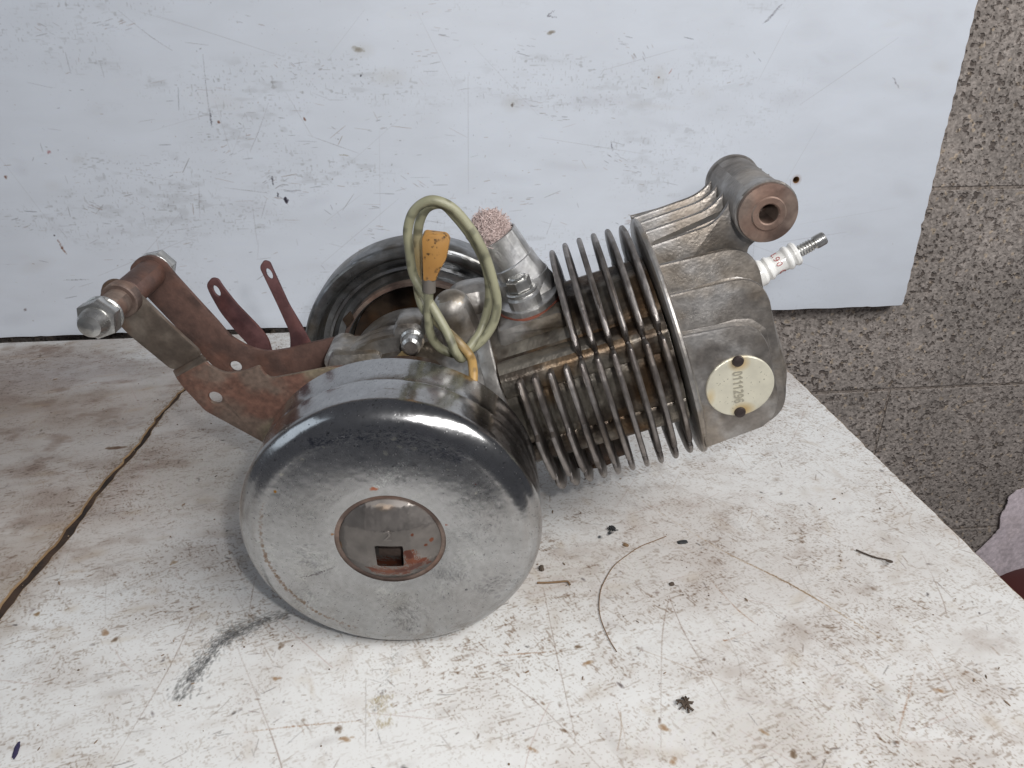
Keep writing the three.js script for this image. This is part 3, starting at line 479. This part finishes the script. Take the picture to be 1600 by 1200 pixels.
// ---- cylinder: barrel, stud columns, fins
{
  const a58 = THREE.MathUtils.degToRad(59), list = [latheU([[0.03, 0.06], [0.0462, 0.0622], [0.0465, 0.064], [0.0465, 0.151], [0.03, 0.151]], 96)];
  for (const a of [a58, Math.PI - a58, -a58, a58 - Math.PI]) list.push(latheU([[0, 0.0624], [0.0105, 0.0624], [0.011, 0.063], [0.011, 0.1505], [0, 0.1505]], 32).translate(0, 0.0405 * Math.cos(a), 0.0405 * Math.sin(a)));
  const barrel = part('cylinder_barrel', bore(merged(list)), M.barrel);
  const RS = [0.0615, 0.0628, 0.0636, 0.0645, 0.0653, 0.0668, 0.0672, 0.0672, 0.067, 0.0663], RB = [0.0662, 0.0664, 0.0666, 0.0668, 0.0668, 0.067, 0.0672, 0.0672, 0.067, 0.0663];
  for (let k = 0; k < 10; k++) {
    const u = 0.1055 + (k - 4) * 0.00815, s = [], N = 360;
    for (let i = 0; i < N; i++) {
      let a = i / N * 2 * Math.PI; if (a > Math.PI) a -= 2 * Math.PI;                     // from +v towards +w
      const A = Math.abs(a), lower = A > Math.PI / 2;
      let r = lower ? RB[k] : RS[k];
      const dip = (c, w) => Math.exp(-Math.pow(Math.abs(A - c) / w, 3));
      r -= (r - 0.0522) * Math.max(dip(a58 + 0.005, 0.042), 0.92 * dip(Math.PI - a58 + 0.06, 0.045));
      if (k < 4) r = mix(r, 0.0462, sstep(a58 + 0.05, a58 - 0.03, A));
      r *= 1 + 0.004 * (hash(i >> 4, k, 12) - 0.5);
      s.push(new THREE.Vector2(r * Math.sin(a), r * Math.cos(a)));                       // (w, v)
    }
    const hole = circlePath(0, 0, 0.044);
    const sh = new THREE.Shape(s); sh.holes.push(hole);
    const g = new THREE.ExtrudeGeometry(sh, { depth: 0.0005, bevelEnabled: true, bevelThickness: 0.00125, bevelSize: 0.0019, bevelOffset: -0.0019, bevelSegments: 5, curveSegments: 48 }).translate(0, 0, -0.00025);
    g.rotateX(0.011 * gauss() * 0.4).applyMatrix4(new THREE.Matrix4().makeBasis(new THREE.Vector3(0, 0, 1), new THREE.Vector3(0, 1, 0), new THREE.Vector3(-1, 0, 0)));
    g.applyMatrix4(new THREE.Matrix4().makeScale(1, 1, -1)); { const ix = g.toNonIndexed ? g : g; const p = ix.attributes.position; for (let i = 0; i < p.count; i += 3) { const t = [p.getX(i), p.getY(i), p.getZ(i)]; p.setXYZ(i, p.getX(i + 1), p.getY(i + 1), p.getZ(i + 1)); p.setXYZ(i + 1, ...t); } }
    part('cooling_fin', bore(crease(g.translate(u, 0, 0), 0.9)), M.fin, engine);
  }
  // exhaust stub under the barrel
  part('exhaust_port', bore(merged([plate(roundPoly([[0.077, -0.058], [0.077, -0.04], [0.114, -0.04], [0.114, -0.058]], 0.004), 0.04, 0.02, 0.003), new THREE.CylinderGeometry(0.014, 0.015, 0.02, 32).translate(0.096, -0.054, 0)])), M.oily);
}
// ---- head
{
  const S = (pts, r) => roundPoly(pts, r);
  const core = part('cylinder_head', bore(merged([
    latheU([[0, 0.1518], [0.0662, 0.1518], [0.0674, 0.1524], [0.0678, 0.1535], [0.0675, 0.1546], [0.0664, 0.1553], [0.06, 0.156], [0, 0.156]], 128),
    latheU([[0, 0.155], [0.0505, 0.155], [0.0505, 0.183], [0.0495, 0.1905], [0.047, 0.1965], [0.036, 0.1995], [0, 0.2003]], 96),
    plate(S([[0.152, -0.05], [0.152, 0.026], [0.192, 0.024], [0.202, 0.018], [0.2055, -0.02], [0.198, -0.044]], 0.01), 0.06, 0.0435, 0.005),
    plate(S([[0.154, -0.04], [0.154, 0.011], [0.182, 0.009], [0.1905, 0.0], [0.1895, -0.026], [0.184, -0.035]], 0.006), 0.03, 0.0565, 0.003),
    plate(S([[0.156, 0.03], [0.156, 0.0585], [0.193, 0.063], [0.221, 0.064], [0.214, 0.052], [0.2015, 0.0445], [0.198, 0.03]], 0.004), 0.04, 0.012, 0.004),
  ])), M.head);
  // fins lie in planes across the crankshaft: rounded shoulders on the near ones, the far ones run up to the boss
  const near = [[0.0605, 0.0296, 0.1925, -0.0375], [0.0455, 0.0450, 0.2005, -0.046], [0.0325, 0.0558, 0.2015, -0.052]];
  for (const [w, v, u1, vb] of near) {
    const s = new THREE.Shape(); s.moveTo(0.153, vb); s.lineTo(0.153, v); s.lineTo(u1 - 0.0165, v - 0.0028); s.bezierCurveTo(u1 - 0.006, v - 0.0036, u1 - 0.0008, v - 0.009, u1 + 0.0006, v - 0.02); s.lineTo(u1 + 0.001, vb + 0.022); s.bezierCurveTo(u1 - 0.0004, vb + 0.009, u1 - 0.004, vb + 0.006, u1 - 0.01, vb + 0.003); s.closePath();
    part('head_fin', bore(plate(s, w > 0.06 ? 0.006 : 0.0034, w, 0.0012, [], 16)), M.head, core);
  }
  for (const [w, v] of [[0.0185, 0.0612], [0.0065, 0.0648], [-0.0055, 0.0662], [-0.0175, 0.066], [-0.0295, 0.0632]]) {
    const far = w < -0.02, s = new THREE.Shape(); s.moveTo(0.153, 0.03); s.lineTo(0.153, v); 
    if (far) { s.lineTo(0.186, v - 0.002); s.bezierCurveTo(0.194, v - 0.004, 0.198, 0.045, 0.198, 0.03); }
    else { s.lineTo(0.183, v + 0.0006); s.bezierCurveTo(0.192, v + 0.0012, 0.196, 0.0705, 0.203, 0.0775); s.lineTo(0.221, 0.073); s.lineTo(0.2195, 0.0535); s.bezierCurveTo(0.215, 0.0505, 0.208, 0.0475, 0.2025, 0.0445); s.bezierCurveTo(0.2, 0.042, 0.2, 0.036, 0.2, 0.03); }
    s.closePath(); part('head_fin', bore(plate(s, 0.0032, w, 0.0011, [], 14)), M.head, core);
  }
  // pivot boss
  const bu = 0.2093, bv = 0.0655;
  const boss = part('pivot_boss', bore(latheZ([[0.006, -0.0275], [0.0128, -0.0275], [0.0142, -0.026], [0.0146, -0.024], [0.0142, -0.0222], [0.0136, -0.021], [0.0134, 0.0], [0.0136, 0.024], [0.0143, 0.0285], [0.0149, 0.0315], [0.0149, 0.0335], [0.0143, 0.0342], [0.006, 0.0342]], 72).translate(bu, bv, 0)), M.head, core);
  part('bush', bore(latheZ([[0.0046, -0.028], [0.0046, 0.0372], [0.0052, 0.0378], [0.0076, 0.0378], [0.0082, 0.0371], [0.0128, 0.0371], [0.0139, 0.0365], [0.0141, 0.0352], [0.0139, 0.034], [0.0076, 0.034], [0.0076, -0.028], [0.0046, -0.028]], 64).translate(bu, bv, 0)), M.bush, core);
  // number badge
  const bx = 0.1758, by = -0.0062;
  const badgeMap = canvasTex(512, 512, (ctx, w, h) => {
    ctx.fillStyle = 'rgb(210,206,190)'; ctx.fillRect(0, 0, w, h);
    const p = painter(ctx, w, h, -17, -17, 17, 17);
    p.clouds((u, v) => { const s = 0.93 + 0.14 * fbm(u, v, 6, 760, 4); return [s, s, s * 0.99]; });
    p.soft(-2.5, -13, 6, 5, 0, '176,128,60', 0.7); p.soft(3.5, 13, 7, 5, 0, '176,132,60', 0.7); p.soft(-14, 6, 3, 6, 0, '190,150,80', 0.4);
    for (let i = 0; i < 46; i++) p.blot(rr(-13, 13), rr(-12, 12), rr(0.2, 0.6), 'rgb(112,108,92)', 0.6, rr(1, 2), rr(0, 3), 4);
  });
  const badge = part('number_badge', bore(latheZ([[0, 0.0602], [0.0163, 0.0602], [0.0166, 0.0606], [0.0166, 0.0615], [0.0162, 0.0618], [0, 0.0618]], 72).translate(bx, by, 0)), std({ map: badgeMap, metalness: 0.25, roughness: 0.42 }), core);
  { const g = badge.geometry, p = g.attributes.position, uv = g.attributes.uv, c = new THREE.Vector3(bx, by, 0).applyAxisAngle(new THREE.Vector3(0, 0, 1), TH); for (let i = 0; i < p.count; i++) uv.setXY(i, 0.5 + (p.getX(i) - c.x) / 0.034, 0.5 + (p.getY(i) - R0 - c.y) / 0.034); }
  const c0 = new THREE.Vector3(bx, by, 0).applyAxisAngle(new THREE.Vector3(0, 0, 1), TH);
  for (const [x, y] of [[-0.0033, 0.0142], [0.002, -0.0144]]) part('rivet', latheZ([[0.0029, 0], [0.0029, 0.0004], [0.0025, 0.0013], [0.0014, 0.0019], [0, 0.0021]], 24).translate(c0.x + x, c0.y + y, ZC + 0.0617), M.rivet, badge);
  const digits = new TextGeometry('0111296', { font, size: 0.0047, depth: 0.0004, curveSegments: 5, bevelEnabled: false });
  digits.computeBoundingBox(); digits.translate(-digits.boundingBox.max.x / 2, -0.0021, 0).scale(0.72, 1, 1).rotateZ(-Math.PI / 2 + 0.2).translate(c0.x - 0.0012, c0.y, ZC + 0.0617);
  part('stamped_number', digits, std({ color: new THREE.Color(0.4, 0.375, 0.3), metalness: 0.3, roughness: 0.38 }), badge);
  // spark plug
  const tilt = (g) => bore(g.rotateZ(0.235).translate(0.2, 0.0158, -0.004));
  const plug = part('spark_plug', tilt(latheU([[0, -0.004], [0.0085, -0.004], [0.0085, 0.006], [0.0068, 0.0065], [0.0068, 0.0085], [0, 0.0085]], 32)), M.zinc, engine);
  const prof = [[0, 0.008], [0.0072, 0.008], [0.0074, 0.009], [0.0074, 0.0115], [0.0066, 0.0128], [0.006, 0.0135], [0.0063, 0.0142], [0.0068, 0.015], [0.0067, 0.0158], [0.0059, 0.0168], [0.0056, 0.018], [0.0057, 0.0225], [0.0059, 0.0245], [0.0067, 0.0256], [0.0069, 0.0264], [0.0066, 0.0273], [0.0058, 0.0282], [0.006, 0.029], [0.0067, 0.0298], [0.0067, 0.0312], [0.0058, 0.0322], [0, 0.0324]];
  const ins = part('insulator', tilt(latheU(prof, 48)), M.porcelain, plug);
  const letters = [];
  for (const [ch, a] of [['L', -1.2], ['.', -0.9], ['9', -0.52], ['0', 0.0], ['C', 1.0]]) {
    const t = new TextGeometry(ch, { font: thinFont, size: 0.0031, depth: 0.0002, curveSegments: 4 }); t.computeBoundingBox();
    t.translate(-t.boundingBox.max.x / 2, 0, 0).translate(0, 0, 0.0057);                  // on the +z side, read round the barrel
    t.rotateY(0); const q = new THREE.Matrix4().makeBasis(new THREE.Vector3(0, 1, 0).negate(), new THREE.Vector3(1, 0, 0), new THREE.Vector3(0, 0, 1));
    t.applyMatrix4(q).rotateX(a - 0.35).translate(0.0192, 0, 0); letters.push(t);
  }
  part('red_lettering', tilt(merged(letters)), M.redPrint, ins);
  const th = [[0, 0.032], [0.0035, 0.032]]; for (let i = 0; i < 5; i++) { const x = 0.0325 + i * 0.0015; th.push([0.0035, x], [0.0031, x + 0.0006], [0.0031, x + 0.0009], [0.0035, x + 0.0015]); }
  th.push([0.0028, 0.0405], [0.0028, 0.0412], [0.0035, 0.042], [0.0037, 0.0432], [0.0036, 0.047], [0.0031, 0.0478], [0, 0.0478]);
  part('terminal', tilt(latheU(th, 32)), M.zinc, plug);
}
// ---- intake pipe with its flange, bolt and gasket
const RAG = new THREE.Vector3();
{
  const w0 = -0.006, mouth = new THREE.Vector3(0.0808, 0.0835, w0 - 0.001), knee = new THREE.Vector3(0.0868, 0.0605, w0);
  const axis = mouth.clone().sub(knee).normalize(), q = new THREE.Quaternion().setFromUnitVectors(new THREE.Vector3(0, 1, 0), axis), L = mouth.distanceTo(knee);
  const pp = lathe([[0.0106, L], [0.0112, L + 0.0004], [0.0117, L], [0.0118, 0.0085], [0.0123, 0.008], [0.0125, 0.002], [0.0135, -0.006], [0.015, -0.014], [0.0155, -0.018], [0.01, -0.018], [0.0104, 0.0], [0.0106, L]], 64).applyQuaternion(q).translate(knee.x, knee.y, knee.z);
  RAG.copy(mouth).applyAxisAngle(new THREE.Vector3(0, 0, 1), TH); RAG.z += ZC;
  const fix = (g) => { const p = g.attributes.position, nn = g.attributes.normal; for (let i = 0; i < p.count; i += 3) for (const A of [p, nn]) { const t = [A.getX(i), A.getY(i), A.getZ(i)]; A.setXYZ(i, A.getX(i + 1), A.getY(i + 1), A.getZ(i + 1)); A.setXYZ(i + 1, ...t); } return g; };
  const flange = (t, y, grow) => { const s = roundPoly([[-0.017 - grow, -0.016 - grow], [-0.017 - grow, 0.016], [-0.006, 0.031 + grow], [0.006, 0.031 + grow], [0.0165 + grow, 0.018], [0.0165 + grow, -0.016 - grow]], 0.008); return fix(plate(s, t, 0, 0.0008).rotateX(-Math.PI / 2).applyMatrix4(new THREE.Matrix4().makeScale(1, 1, -1)).translate(0, y, 0)); };
  const toFlange = (g) => bore(g.translate(0.0868, 0.0475, w0));
  const neck = lathe([[0.0158, 0], [0.0156, 0.006], [0.0146, 0.012], [0.0, 0.012]], 48);
  const boss = bolt(0, 0, 0, 0.0095, 0.0088, 32, 0.0015).rotateX(-Math.PI / 2).translate(-0.001, 0, 0.0205);
  const pipe = part('intake_pipe', merged([bore(pp), toFlange(merged([flange(0.0055, 0.003, 0), neck, boss]))]), M.pipe);
  part('gasket', toFlange(flange(0.0028, -0.0004, 0.0012)), M.gasket, pipe);
  part('flange_bolt', toFlange(merged([bolt(0, 0, 0.0, 0.0022, 0.0083, 28, 0.0006), hexZ(0, 0, 0.0022, 0.0085, 0.0066, 0.3), bolt(0, 0, 0.008, 0.0096, 0.0047, 24, 0.0012)]).rotateX(-Math.PI / 2).translate(-0.001, 0.0095, 0.0205)), M.zinc, pipe);
  // pad on the barrel that carries the flange
  part('intake_pad', bore(plate(roundPoly([[0.066, 0.035], [0.068, 0.0465], [0.103, 0.0465], [0.105, 0.035]], 0.003), 0.052, 0.028, 0.003)), M.alu);
  // transfer elbow beside it
  part('transfer_elbow', merged([bore(plate(roundPoly([[0.036, 0.03], [0.04, 0.0585], [0.05, 0.0645], [0.07, 0.0615], [0.075, 0.03]], 0.01), 0.026, 0.004, 0.008)), bore(new THREE.CylinderGeometry(0.0105, 0.0115, 0.03, 36).translate(0.0475, 0.045, 0.0115)), bore(new THREE.SphereGeometry(0.0105, 32, 20).translate(0.0475, 0.0595, 0.0115))]), M.alu);
}
// ---- mounting bracket at the left: front arm, rear arm, bolt with domed nuts
{
  const eye = [-0.1424, 0.0818];
  const front = part('mounting_bracket', merged([
    plate(roundPoly([[-0.1546, 0.0835], [-0.1515, 0.0892], [-0.1464, 0.0912], [-0.1394, 0.0889], [-0.1319, 0.0785], [-0.1226, 0.0655], [-0.1112, 0.0507], [-0.1104, 0.0470], [-0.1272, 0.038], [-0.1457, 0.06], [-0.1508, 0.0685], [-0.1541, 0.0755]], 0.004), 0.0028, -0.097, 0.0006),
  ]), M.armSteel);
  // bend between the two levels
  const q = (a, b, t) => { const g = new THREE.BufferGeometry(), v = [...a, ...b], P = []; const f = (i, j, k) => P.push(...v[i], ...v[j], ...v[k]), lo = v.map((p) => [p[0], p[1], p[2] - t]); v.push(...lo); for (const [i, j, k, l] of [[0, 1, 3, 2], [5, 4, 6, 7], [1, 5, 7, 3], [4, 0, 2, 6]]) { f(i, j, k); f(i, k, l); } g.setAttribute('position', new THREE.Float32BufferAttribute(P, 3)); g.computeVertexNormals(); return g; };
  part('bend', q([[-0.1104, 0.047, -0.0972], [-0.1272, 0.038, -0.0972]], [[-0.1047, 0.0475, -0.0882], [-0.1218, 0.0385, -0.0882]], 0.0026), M.armSteel, front);
  part('lower_plate', plate(roundPoly([[-0.1223, 0.0392], [-0.1047, 0.0482], [-0.1035, 0.0462], [-0.0991, 0.0428], [-0.0944, 0.0410], [-0.0839, 0.0427], [-0.0767, 0.0455], [-0.0752, 0.0408], [-0.0721, 0.0378], [-0.0641, 0.0393], [-0.0553, 0.0411], [-0.0389, 0.0444], [-0.02, 0.0459], [-0.02, -0.0159], [-0.0733, -0.012], [-0.0843, -0.0016], [-0.1107, 0.0180], [-0.1197, 0.0331]], 0.0018), 0.0026, -0.088, 0.0006, [circlePath(-0.1036, 0.0262, 0.0037)]), M.patchSteel, front);
  const rear = part('rear_bracket', plate(roundPoly([[-0.1545, 0.0845], [-0.1480, 0.0906], [-0.1406, 0.0922], [-0.1344, 0.0890], [-0.1298, 0.0806], [-0.1215, 0.0675], [-0.112, 0.0528], [-0.1059, 0.0422], [-0.0956, 0.035], [-0.0855, 0.0324], [-0.073, 0.0344], [-0.0611, 0.0377], [-0.0441, 0.0417], [-0.0206, 0.0415], [-0.0242, 0.0009], [-0.0981, 0.0016], [-0.1152, 0.0159], [-0.1484, 0.0677], [-0.1536, 0.0766]], 0.004), 0.003, -0.131, 0.0008, [circlePath(-0.1064, 0.0228, 0.0035)]), M.rustSteel, front);
  rear.userData.label = 'reddish rusty rear bracket plate';
  part('slotted_arm', plate(roundPoly([[-0.1205, 0.0685], [-0.1165, 0.0727], [-0.1128, 0.0720], [-0.1111, 0.0675], [-0.1051, 0.0564], [-0.0946, 0.0417], [-0.0898, 0.0336], [-0.0885, 0.020], [-0.0998, 0.020], [-0.1028, 0.0298], [-0.1084, 0.038], [-0.1156, 0.0511], [-0.1194, 0.0628]], 0.004), 0.0025, -0.147, 0.0006, [circlePath(-0.1150, 0.0645, 0.0018, 0.0035, 0.25)]), M.purpleRust, front);
  part('slotted_arm', plate(roundPoly([[-0.0832, 0.0840], [-0.0800, 0.0880], [-0.0768, 0.0870], [-0.0758, 0.083], [-0.0698, 0.0612], [-0.0642, 0.0475], [-0.0600, 0.0345], [-0.0573, 0.0310], [-0.0750, 0.0270], [-0.0727, 0.036], [-0.0721, 0.0439], [-0.0767, 0.0613]], 0.0035), 0.0022, -0.1335, 0.0006, [circlePath(-0.0782, 0.0800, 0.0016, 0.0032, 0.25)]), M.purpleRust, front);
  part('spacer_tube', bolt(...eye, -0.132, -0.0995, 0.0078, 36), M.rustSteel, front);
  part('sleeve', merged([bolt(...eye, -0.0975, -0.0905, 0.0092, 36), bolt(...eye, -0.092, -0.0745, 0.0068, 36)]), M.bush, front);
  const dome = (s, z) => latheZ([[0.0072, 0], [0.0072, 0.0015], [0.0068, 0.0045], [0.0054, 0.0072], [0.003, 0.0088], [0, 0.0093]].map(([r, y]) => [r * s, y * s]), 36).translate(...eye, z);
  part('dome_nut', merged([bolt(...eye, -0.0755, -0.0735, 0.0094, 36), hexZ(...eye, -0.0737, -0.066, 0.0100, 0.35), dome(1, -0.0665)]), M.zinc, front);
  part('rear_nut', merged([bolt(...eye, -0.1365, -0.134, 0.0098, 32), hexZ(...eye, -0.1445, -0.136, 0.0098, 0.2), dome(0.85, 0).rotateY(Math.PI).translate(2 * eye[0], 0, -0.144)]), M.zinc, front);
}
// ---- ignition cable in two loops, with its connector
{
  const pts = [[0.038, 0.0560, -0.047], [0.0380, 0.0610, -0.053], [0.0365, 0.0645, -0.06], [0.0314, 0.0708, -0.062], [0.0226, 0.077, -0.068], [0.0136, 0.0835, -0.075], [0.011, 0.0914, -0.079], [0.0118, 0.1094, -0.079], [0.0136, 0.125, -0.079], [0.0179, 0.1325, -0.079], [0.0245, 0.134, -0.079], [0.0308, 0.128, -0.079], [0.0403, 0.114, -0.079], [0.0453, 0.0995, -0.079], [0.0457, 0.0861, -0.078], [0.0417, 0.0724, -0.074], [0.0364, 0.0671, -0.066], [0.0324, 0.0624, -0.062], [0.0298, 0.0666, -0.059], [0.0257, 0.0763, -0.062], [0.0198, 0.0863, -0.066], [0.0141, 0.0946, -0.07], [0.0101, 0.1012, -0.073], [0.0088, 0.1139, -0.073], [0.0089, 0.1244, -0.073], [0.0124, 0.1328, -0.073], [0.0199, 0.1377, -0.072], [0.0279, 0.1356, -0.072], [0.0358, 0.1276, -0.072], [0.0435, 0.1144, -0.071], [0.0478, 0.1001, -0.071], [0.0498, 0.0869, -0.071], [0.0469, 0.075, -0.071], [0.0395, 0.0662, -0.069], [0.0299, 0.0619, -0.068], [0.022, 0.0648, -0.068], [0.0175, 0.0709, -0.068], [0.0165, 0.0826, -0.067], [0.0172, 0.092, -0.067], [0.0178, 0.100, -0.067]];
  const g = tube(pts, 0.00225, 420, 14), n = g.attributes.position.count, col = new Float32Array(n * 3), uvv = g.attributes.uv;
  const base = [0.27, 0.265, 0.175], warm = [0.42, 0.26, 0.09];
  for (let i = 0; i < n; i++) { const t = uvv.getX(i), k = sstep(0.11, 0.02, t) + 0.55 * sstep(0.05, 0.0, Math.abs(t - 0.17)), d = 0.82 + 0.3 * vnoise(t * 60, uvv.getY(i) * 4, 999, 3) - 0.42 * sstep(0.6, 0.8, vnoise(t * 130, uvv.getY(i) * 5, 999, 8)), c = mix3(base, warm, clamp(k)); col.set([c[0] * d, c[1] * d, c[2] * d], i * 3); }
  g.setAttribute('color', new THREE.BufferAttribute(col, 3));
  const cable = part('ignition_cable', g, std({ vertexColors: true, roughness: 0.42, bumpMap: castBump, bumpScale: 4.4e-05 }), engine, false);
  part('cable_sleeve', tube([[0.0176, 0.0955, -0.067], [0.0178, 0.0990, -0.067], [0.018, 0.1030, -0.067]], 0.0031, 12, 16), M.sleeve, cable);
  part('connector_cap', plate(roundPoly([[0.0152, 0.1018], [0.0155, 0.1120], [0.0158, 0.1225], [0.0172, 0.1250], [0.0270, 0.1238], [0.0287, 0.1215], [0.0268, 0.1128], [0.0232, 0.1065], [0.0212, 0.1016]], 0.0014), 0.0066, -0.0638, 0.0011, [], 16), M.cap, cable);
}
// ---------------------------------------------------------------- rag stuffed in the pipe
{
  const root = tag(place(new THREE.Group(), 'rag_plug', scene), 'frayed pink fabric rag stuffed into the mouth of the intake pipe', 'rag');
  const w = RAG.clone().applyEuler(ENG_ROT).add(ENG_POS); root.position.copy(w);
  const g = new THREE.IcosahedronGeometry(0.0098, 5), p = g.attributes.position, v = new THREE.Vector3();
  for (let i = 0; i < p.count; i++) { v.fromBufferAttribute(p, i); const k = 0.94 + 0.6 * (fbm(v.x * 20 + 0.5, v.y * 20 + 0.5, 6, 800, 3) - 0.5) + 0.4 * (fbm(v.z * 30 + 0.5, v.y * 30 + 0.5, 14, 810, 2) - 0.5); v.multiplyScalar(k); v.y *= 1.1; p.setXYZ(i, v.x - 0.0035, v.y + 0.0012, v.z); }
  g.computeVertexNormals();
  mesh('bundle', boxUV(g, 0.02), std({ color: new THREE.Color(0.58, 0.47, 0.44), roughness: 1, bumpMap: bumpTex(40, 820), bumpScale: 0.001 }), root);
  const threads = [];
  for (let i = 0; i < 1500; i++) {
    const d = new THREE.Vector3(gauss(), gauss() + 0.35, gauss()).normalize(); if (d.y < -0.35) continue;
    const a = d.clone().multiplyScalar(rr(0.0078, 0.0098)); a.y = a.y * 1.1 + 0.0012; a.x -= 0.0035; const t = new THREE.Vector3(gauss(), gauss(), gauss()).cross(d).normalize(), pts = [a];
    for (let k = 1; k < 4; k++) pts.push(a.clone().addScaledVector(t, k * rr(0.0005, 0.0022)).addScaledVector(d, Math.sin(k * 0.9) * (rnd() < 0.2 ? rr(0.002, 0.0052) : rr(0.0002, 0.0024))).add(new THREE.Vector3(gauss(), gauss(), gauss()).multiplyScalar(0.0006)));
    threads.push(new THREE.TubeGeometry(new THREE.CatmullRomCurve3(pts), 5, rr(0.00009, 0.0002), 4));
  }
  const fz = mesh('threads', merged(threads), M.rag, root); fz.userData.kind = 'stuff';
}
// ---------------------------------------------------------------- scraps lying on the bench
{
  const dirt = std({ color: new THREE.Color(0.075, 0.055, 0.04), roughness: 0.9, side: THREE.DoubleSide }), black = std({ color: new THREE.Color(0.02, 0.021, 0.022), roughness: 0.6 }), tan = std({ color: new THREE.Color(0.19, 0.12, 0.065), roughness: 0.9 });
  const at = (o, x, z, y = 0) => { o.position.set(...benchPos(x / 1000, y, z / 1000)); return o; };
  const wire = (name, pts, r, mat, label, cat) => { const c = [pts.reduce((a, p) => a + p[0], 0) / pts.length, pts.reduce((a, p) => a + p[1], 0) / pts.length]; const g = tube(pts.map(([x, z, y = 0.0006]) => { const [X, , Z] = benchPos((x - c[0]) / 1000, 0, (z - c[1]) / 1000); return [X, y + r * 0.5, Z]; }), r, 60, 7); return tag(at(mesh(name, boxUV(g, 0.02), mat), ...c), label, cat); };
  wire('bristle', [[130, -355], [121, -351], [112, -347], [101, -339], [92, -331], [84, -319], [80, -311], [76, -294], [77, -276], [79, -267]], 0.00026, tan, 'long thin curved brown bristle on the bench right of the chrome cover', 'bristle');
  wire('metal_curl', [[239, -331], [243, -326.5], [247, -323], [251, -320, 0.0012], [253, -317, 0.0022], [251, -315.5, 0.003], [249.5, -317.5, 0.0028]], 0.0005, dirt, 'small dark hooked shaving near the right edge of the bench', 'shaving');
  wire('straw', [[46, -321], [52, -320.5], [58, -320.5], [63, -320, 0.0009], [64, -317.5]], 0.0006, tan, 'short brown straw right beside the lower right of the chrome cover', 'straw');
  const clump = (name, x, z, n, s, mat, label, cat) => { const l = []; for (let i = 0; i < n; i++) { const a = rr(0, 6.3), k = rr(0.4, 1) * s, p = [gauss() * s * 0.5, rr(0.0004, 0.002), gauss() * s * 0.35]; l.push(tube([[p[0] - k * 0.5 * Math.cos(a), p[1], p[2] - k * 0.5 * Math.sin(a)], [p[0] + gauss() * 0.001, p[1] + 0.0008, p[2] + gauss() * 0.001], [p[0] + k * 0.5 * Math.cos(a), p[1], p[2] + k * 0.5 * Math.sin(a)]], rr(0.00022, 0.0006), 10, 5)); } return tag(at(mesh(name, merged(l), mat), x, z), label, cat); };
  clump('dirt_clump', 103, -233, 15, 0.0062, dirt, 'tangled brown dirt clump in the right foreground of the bench', 'dirt');
  clump('oil_crumbs', 98, -365, 15, 0.0048, black, 'cluster of black oily crumbs on the bench in front of the cylinder fins', 'crumbs');
  const flake = (name, x, z, sx, sz, h, mat, label, cat, turn = 0) => { const g = new THREE.IcosahedronGeometry(1, 2), p = g.attributes.position; for (let i = 0; i < p.count; i++) { const k = 1 + 0.35 * (hash(Math.round(p.getX(i) * 90), Math.round(p.getY(i) * 90 + p.getZ(i) * 37), 4) - 0.5); p.setXYZ(i, p.getX(i) * sx * k, Math.max(p.getY(i), -0.4) * h, p.getZ(i) * sz * k); } g.computeVertexNormals(); const o = tag(at(mesh(name, boxUV(crease(g, 0.5), 0.02), mat), x, z, h * 0.4), label, cat); o.rotation.y = turn; return o; };
  flake('black_chip', 138.5, -349, 0.0036, 0.0017, 0.0009, black, 'glossy black chip lying right of the curved bristle tip', 'chip', 0.2);
  flake('brown_seed', 103.5, -349.5, 0.0019, 0.0013, 0.0011, tan, 'small tan seed on the bench below the black oily crumbs', 'seed', -0.5);
  flake('rust_flake', 121, -313, 0.0016, 0.0013, 0.0012, dirt, 'dark brown flake on the bench inside the curve of the bristle', 'flake', 0.3);
  flake('rubber_bit', 50, -333, 0.0016, 0.0022, 0.002, dirt, 'dark bit of dirt touching the right lower side of the chrome cover', 'dirt', 0.1);
  flake('pink_flake', -238.5, -685, 0.0085, 0.0068, 0.0022, std({ color: new THREE.Color(0.5, 0.36, 0.31), roughness: 0.9 }), 'pale pink flake on the bench under the domed bracket nut', 'flake', 0.4);
  flake('ink_chip', -192, -238, 0.0011, 0.0042, 0.0008, std({ color: new THREE.Color(0.03, 0.025, 0.07), roughness: 0.6 }), 'dark blue black sliver in the lower left corner of the bench', 'chip', 0.3);
  // fine grit nobody could count
  const grit = new THREE.InstancedMesh(new THREE.DodecahedronGeometry(0.0005, 0), std({ color: 0xffffff, roughness: 0.9 }), 900), m = new THREE.Matrix4(), e = new THREE.Euler(), col = new THREE.Color();
  for (let i = 0; i < 900; i++) {
    const x = rr(-0.5, 0.3), z = rr(-0.71, -0.15), s = Math.exp(rr(-1.4, 0.15)), l = rnd() < 0.3 ? rr(2, 4) : 1;
    m.compose(new THREE.Vector3(...benchPos(x, 0.0003 * s, z)), new THREE.Quaternion().setFromEuler(e.set(0, rr(0, 6), 0)), new THREE.Vector3(s * l, s * 0.7, s)); grit.setMatrixAt(i, m);
    const k = rr(0.5, 1.3); grit.setColorAt(i, col.setRGB(0.2 * k, 0.145 * k, 0.1 * k));
  }
  place(grit, 'bench_grit', scene); grit.userData.kind = 'stuff'; tag(grit, 'fine brown grit scattered over the bench', 'grit');
}
renderer.render(scene, camera);
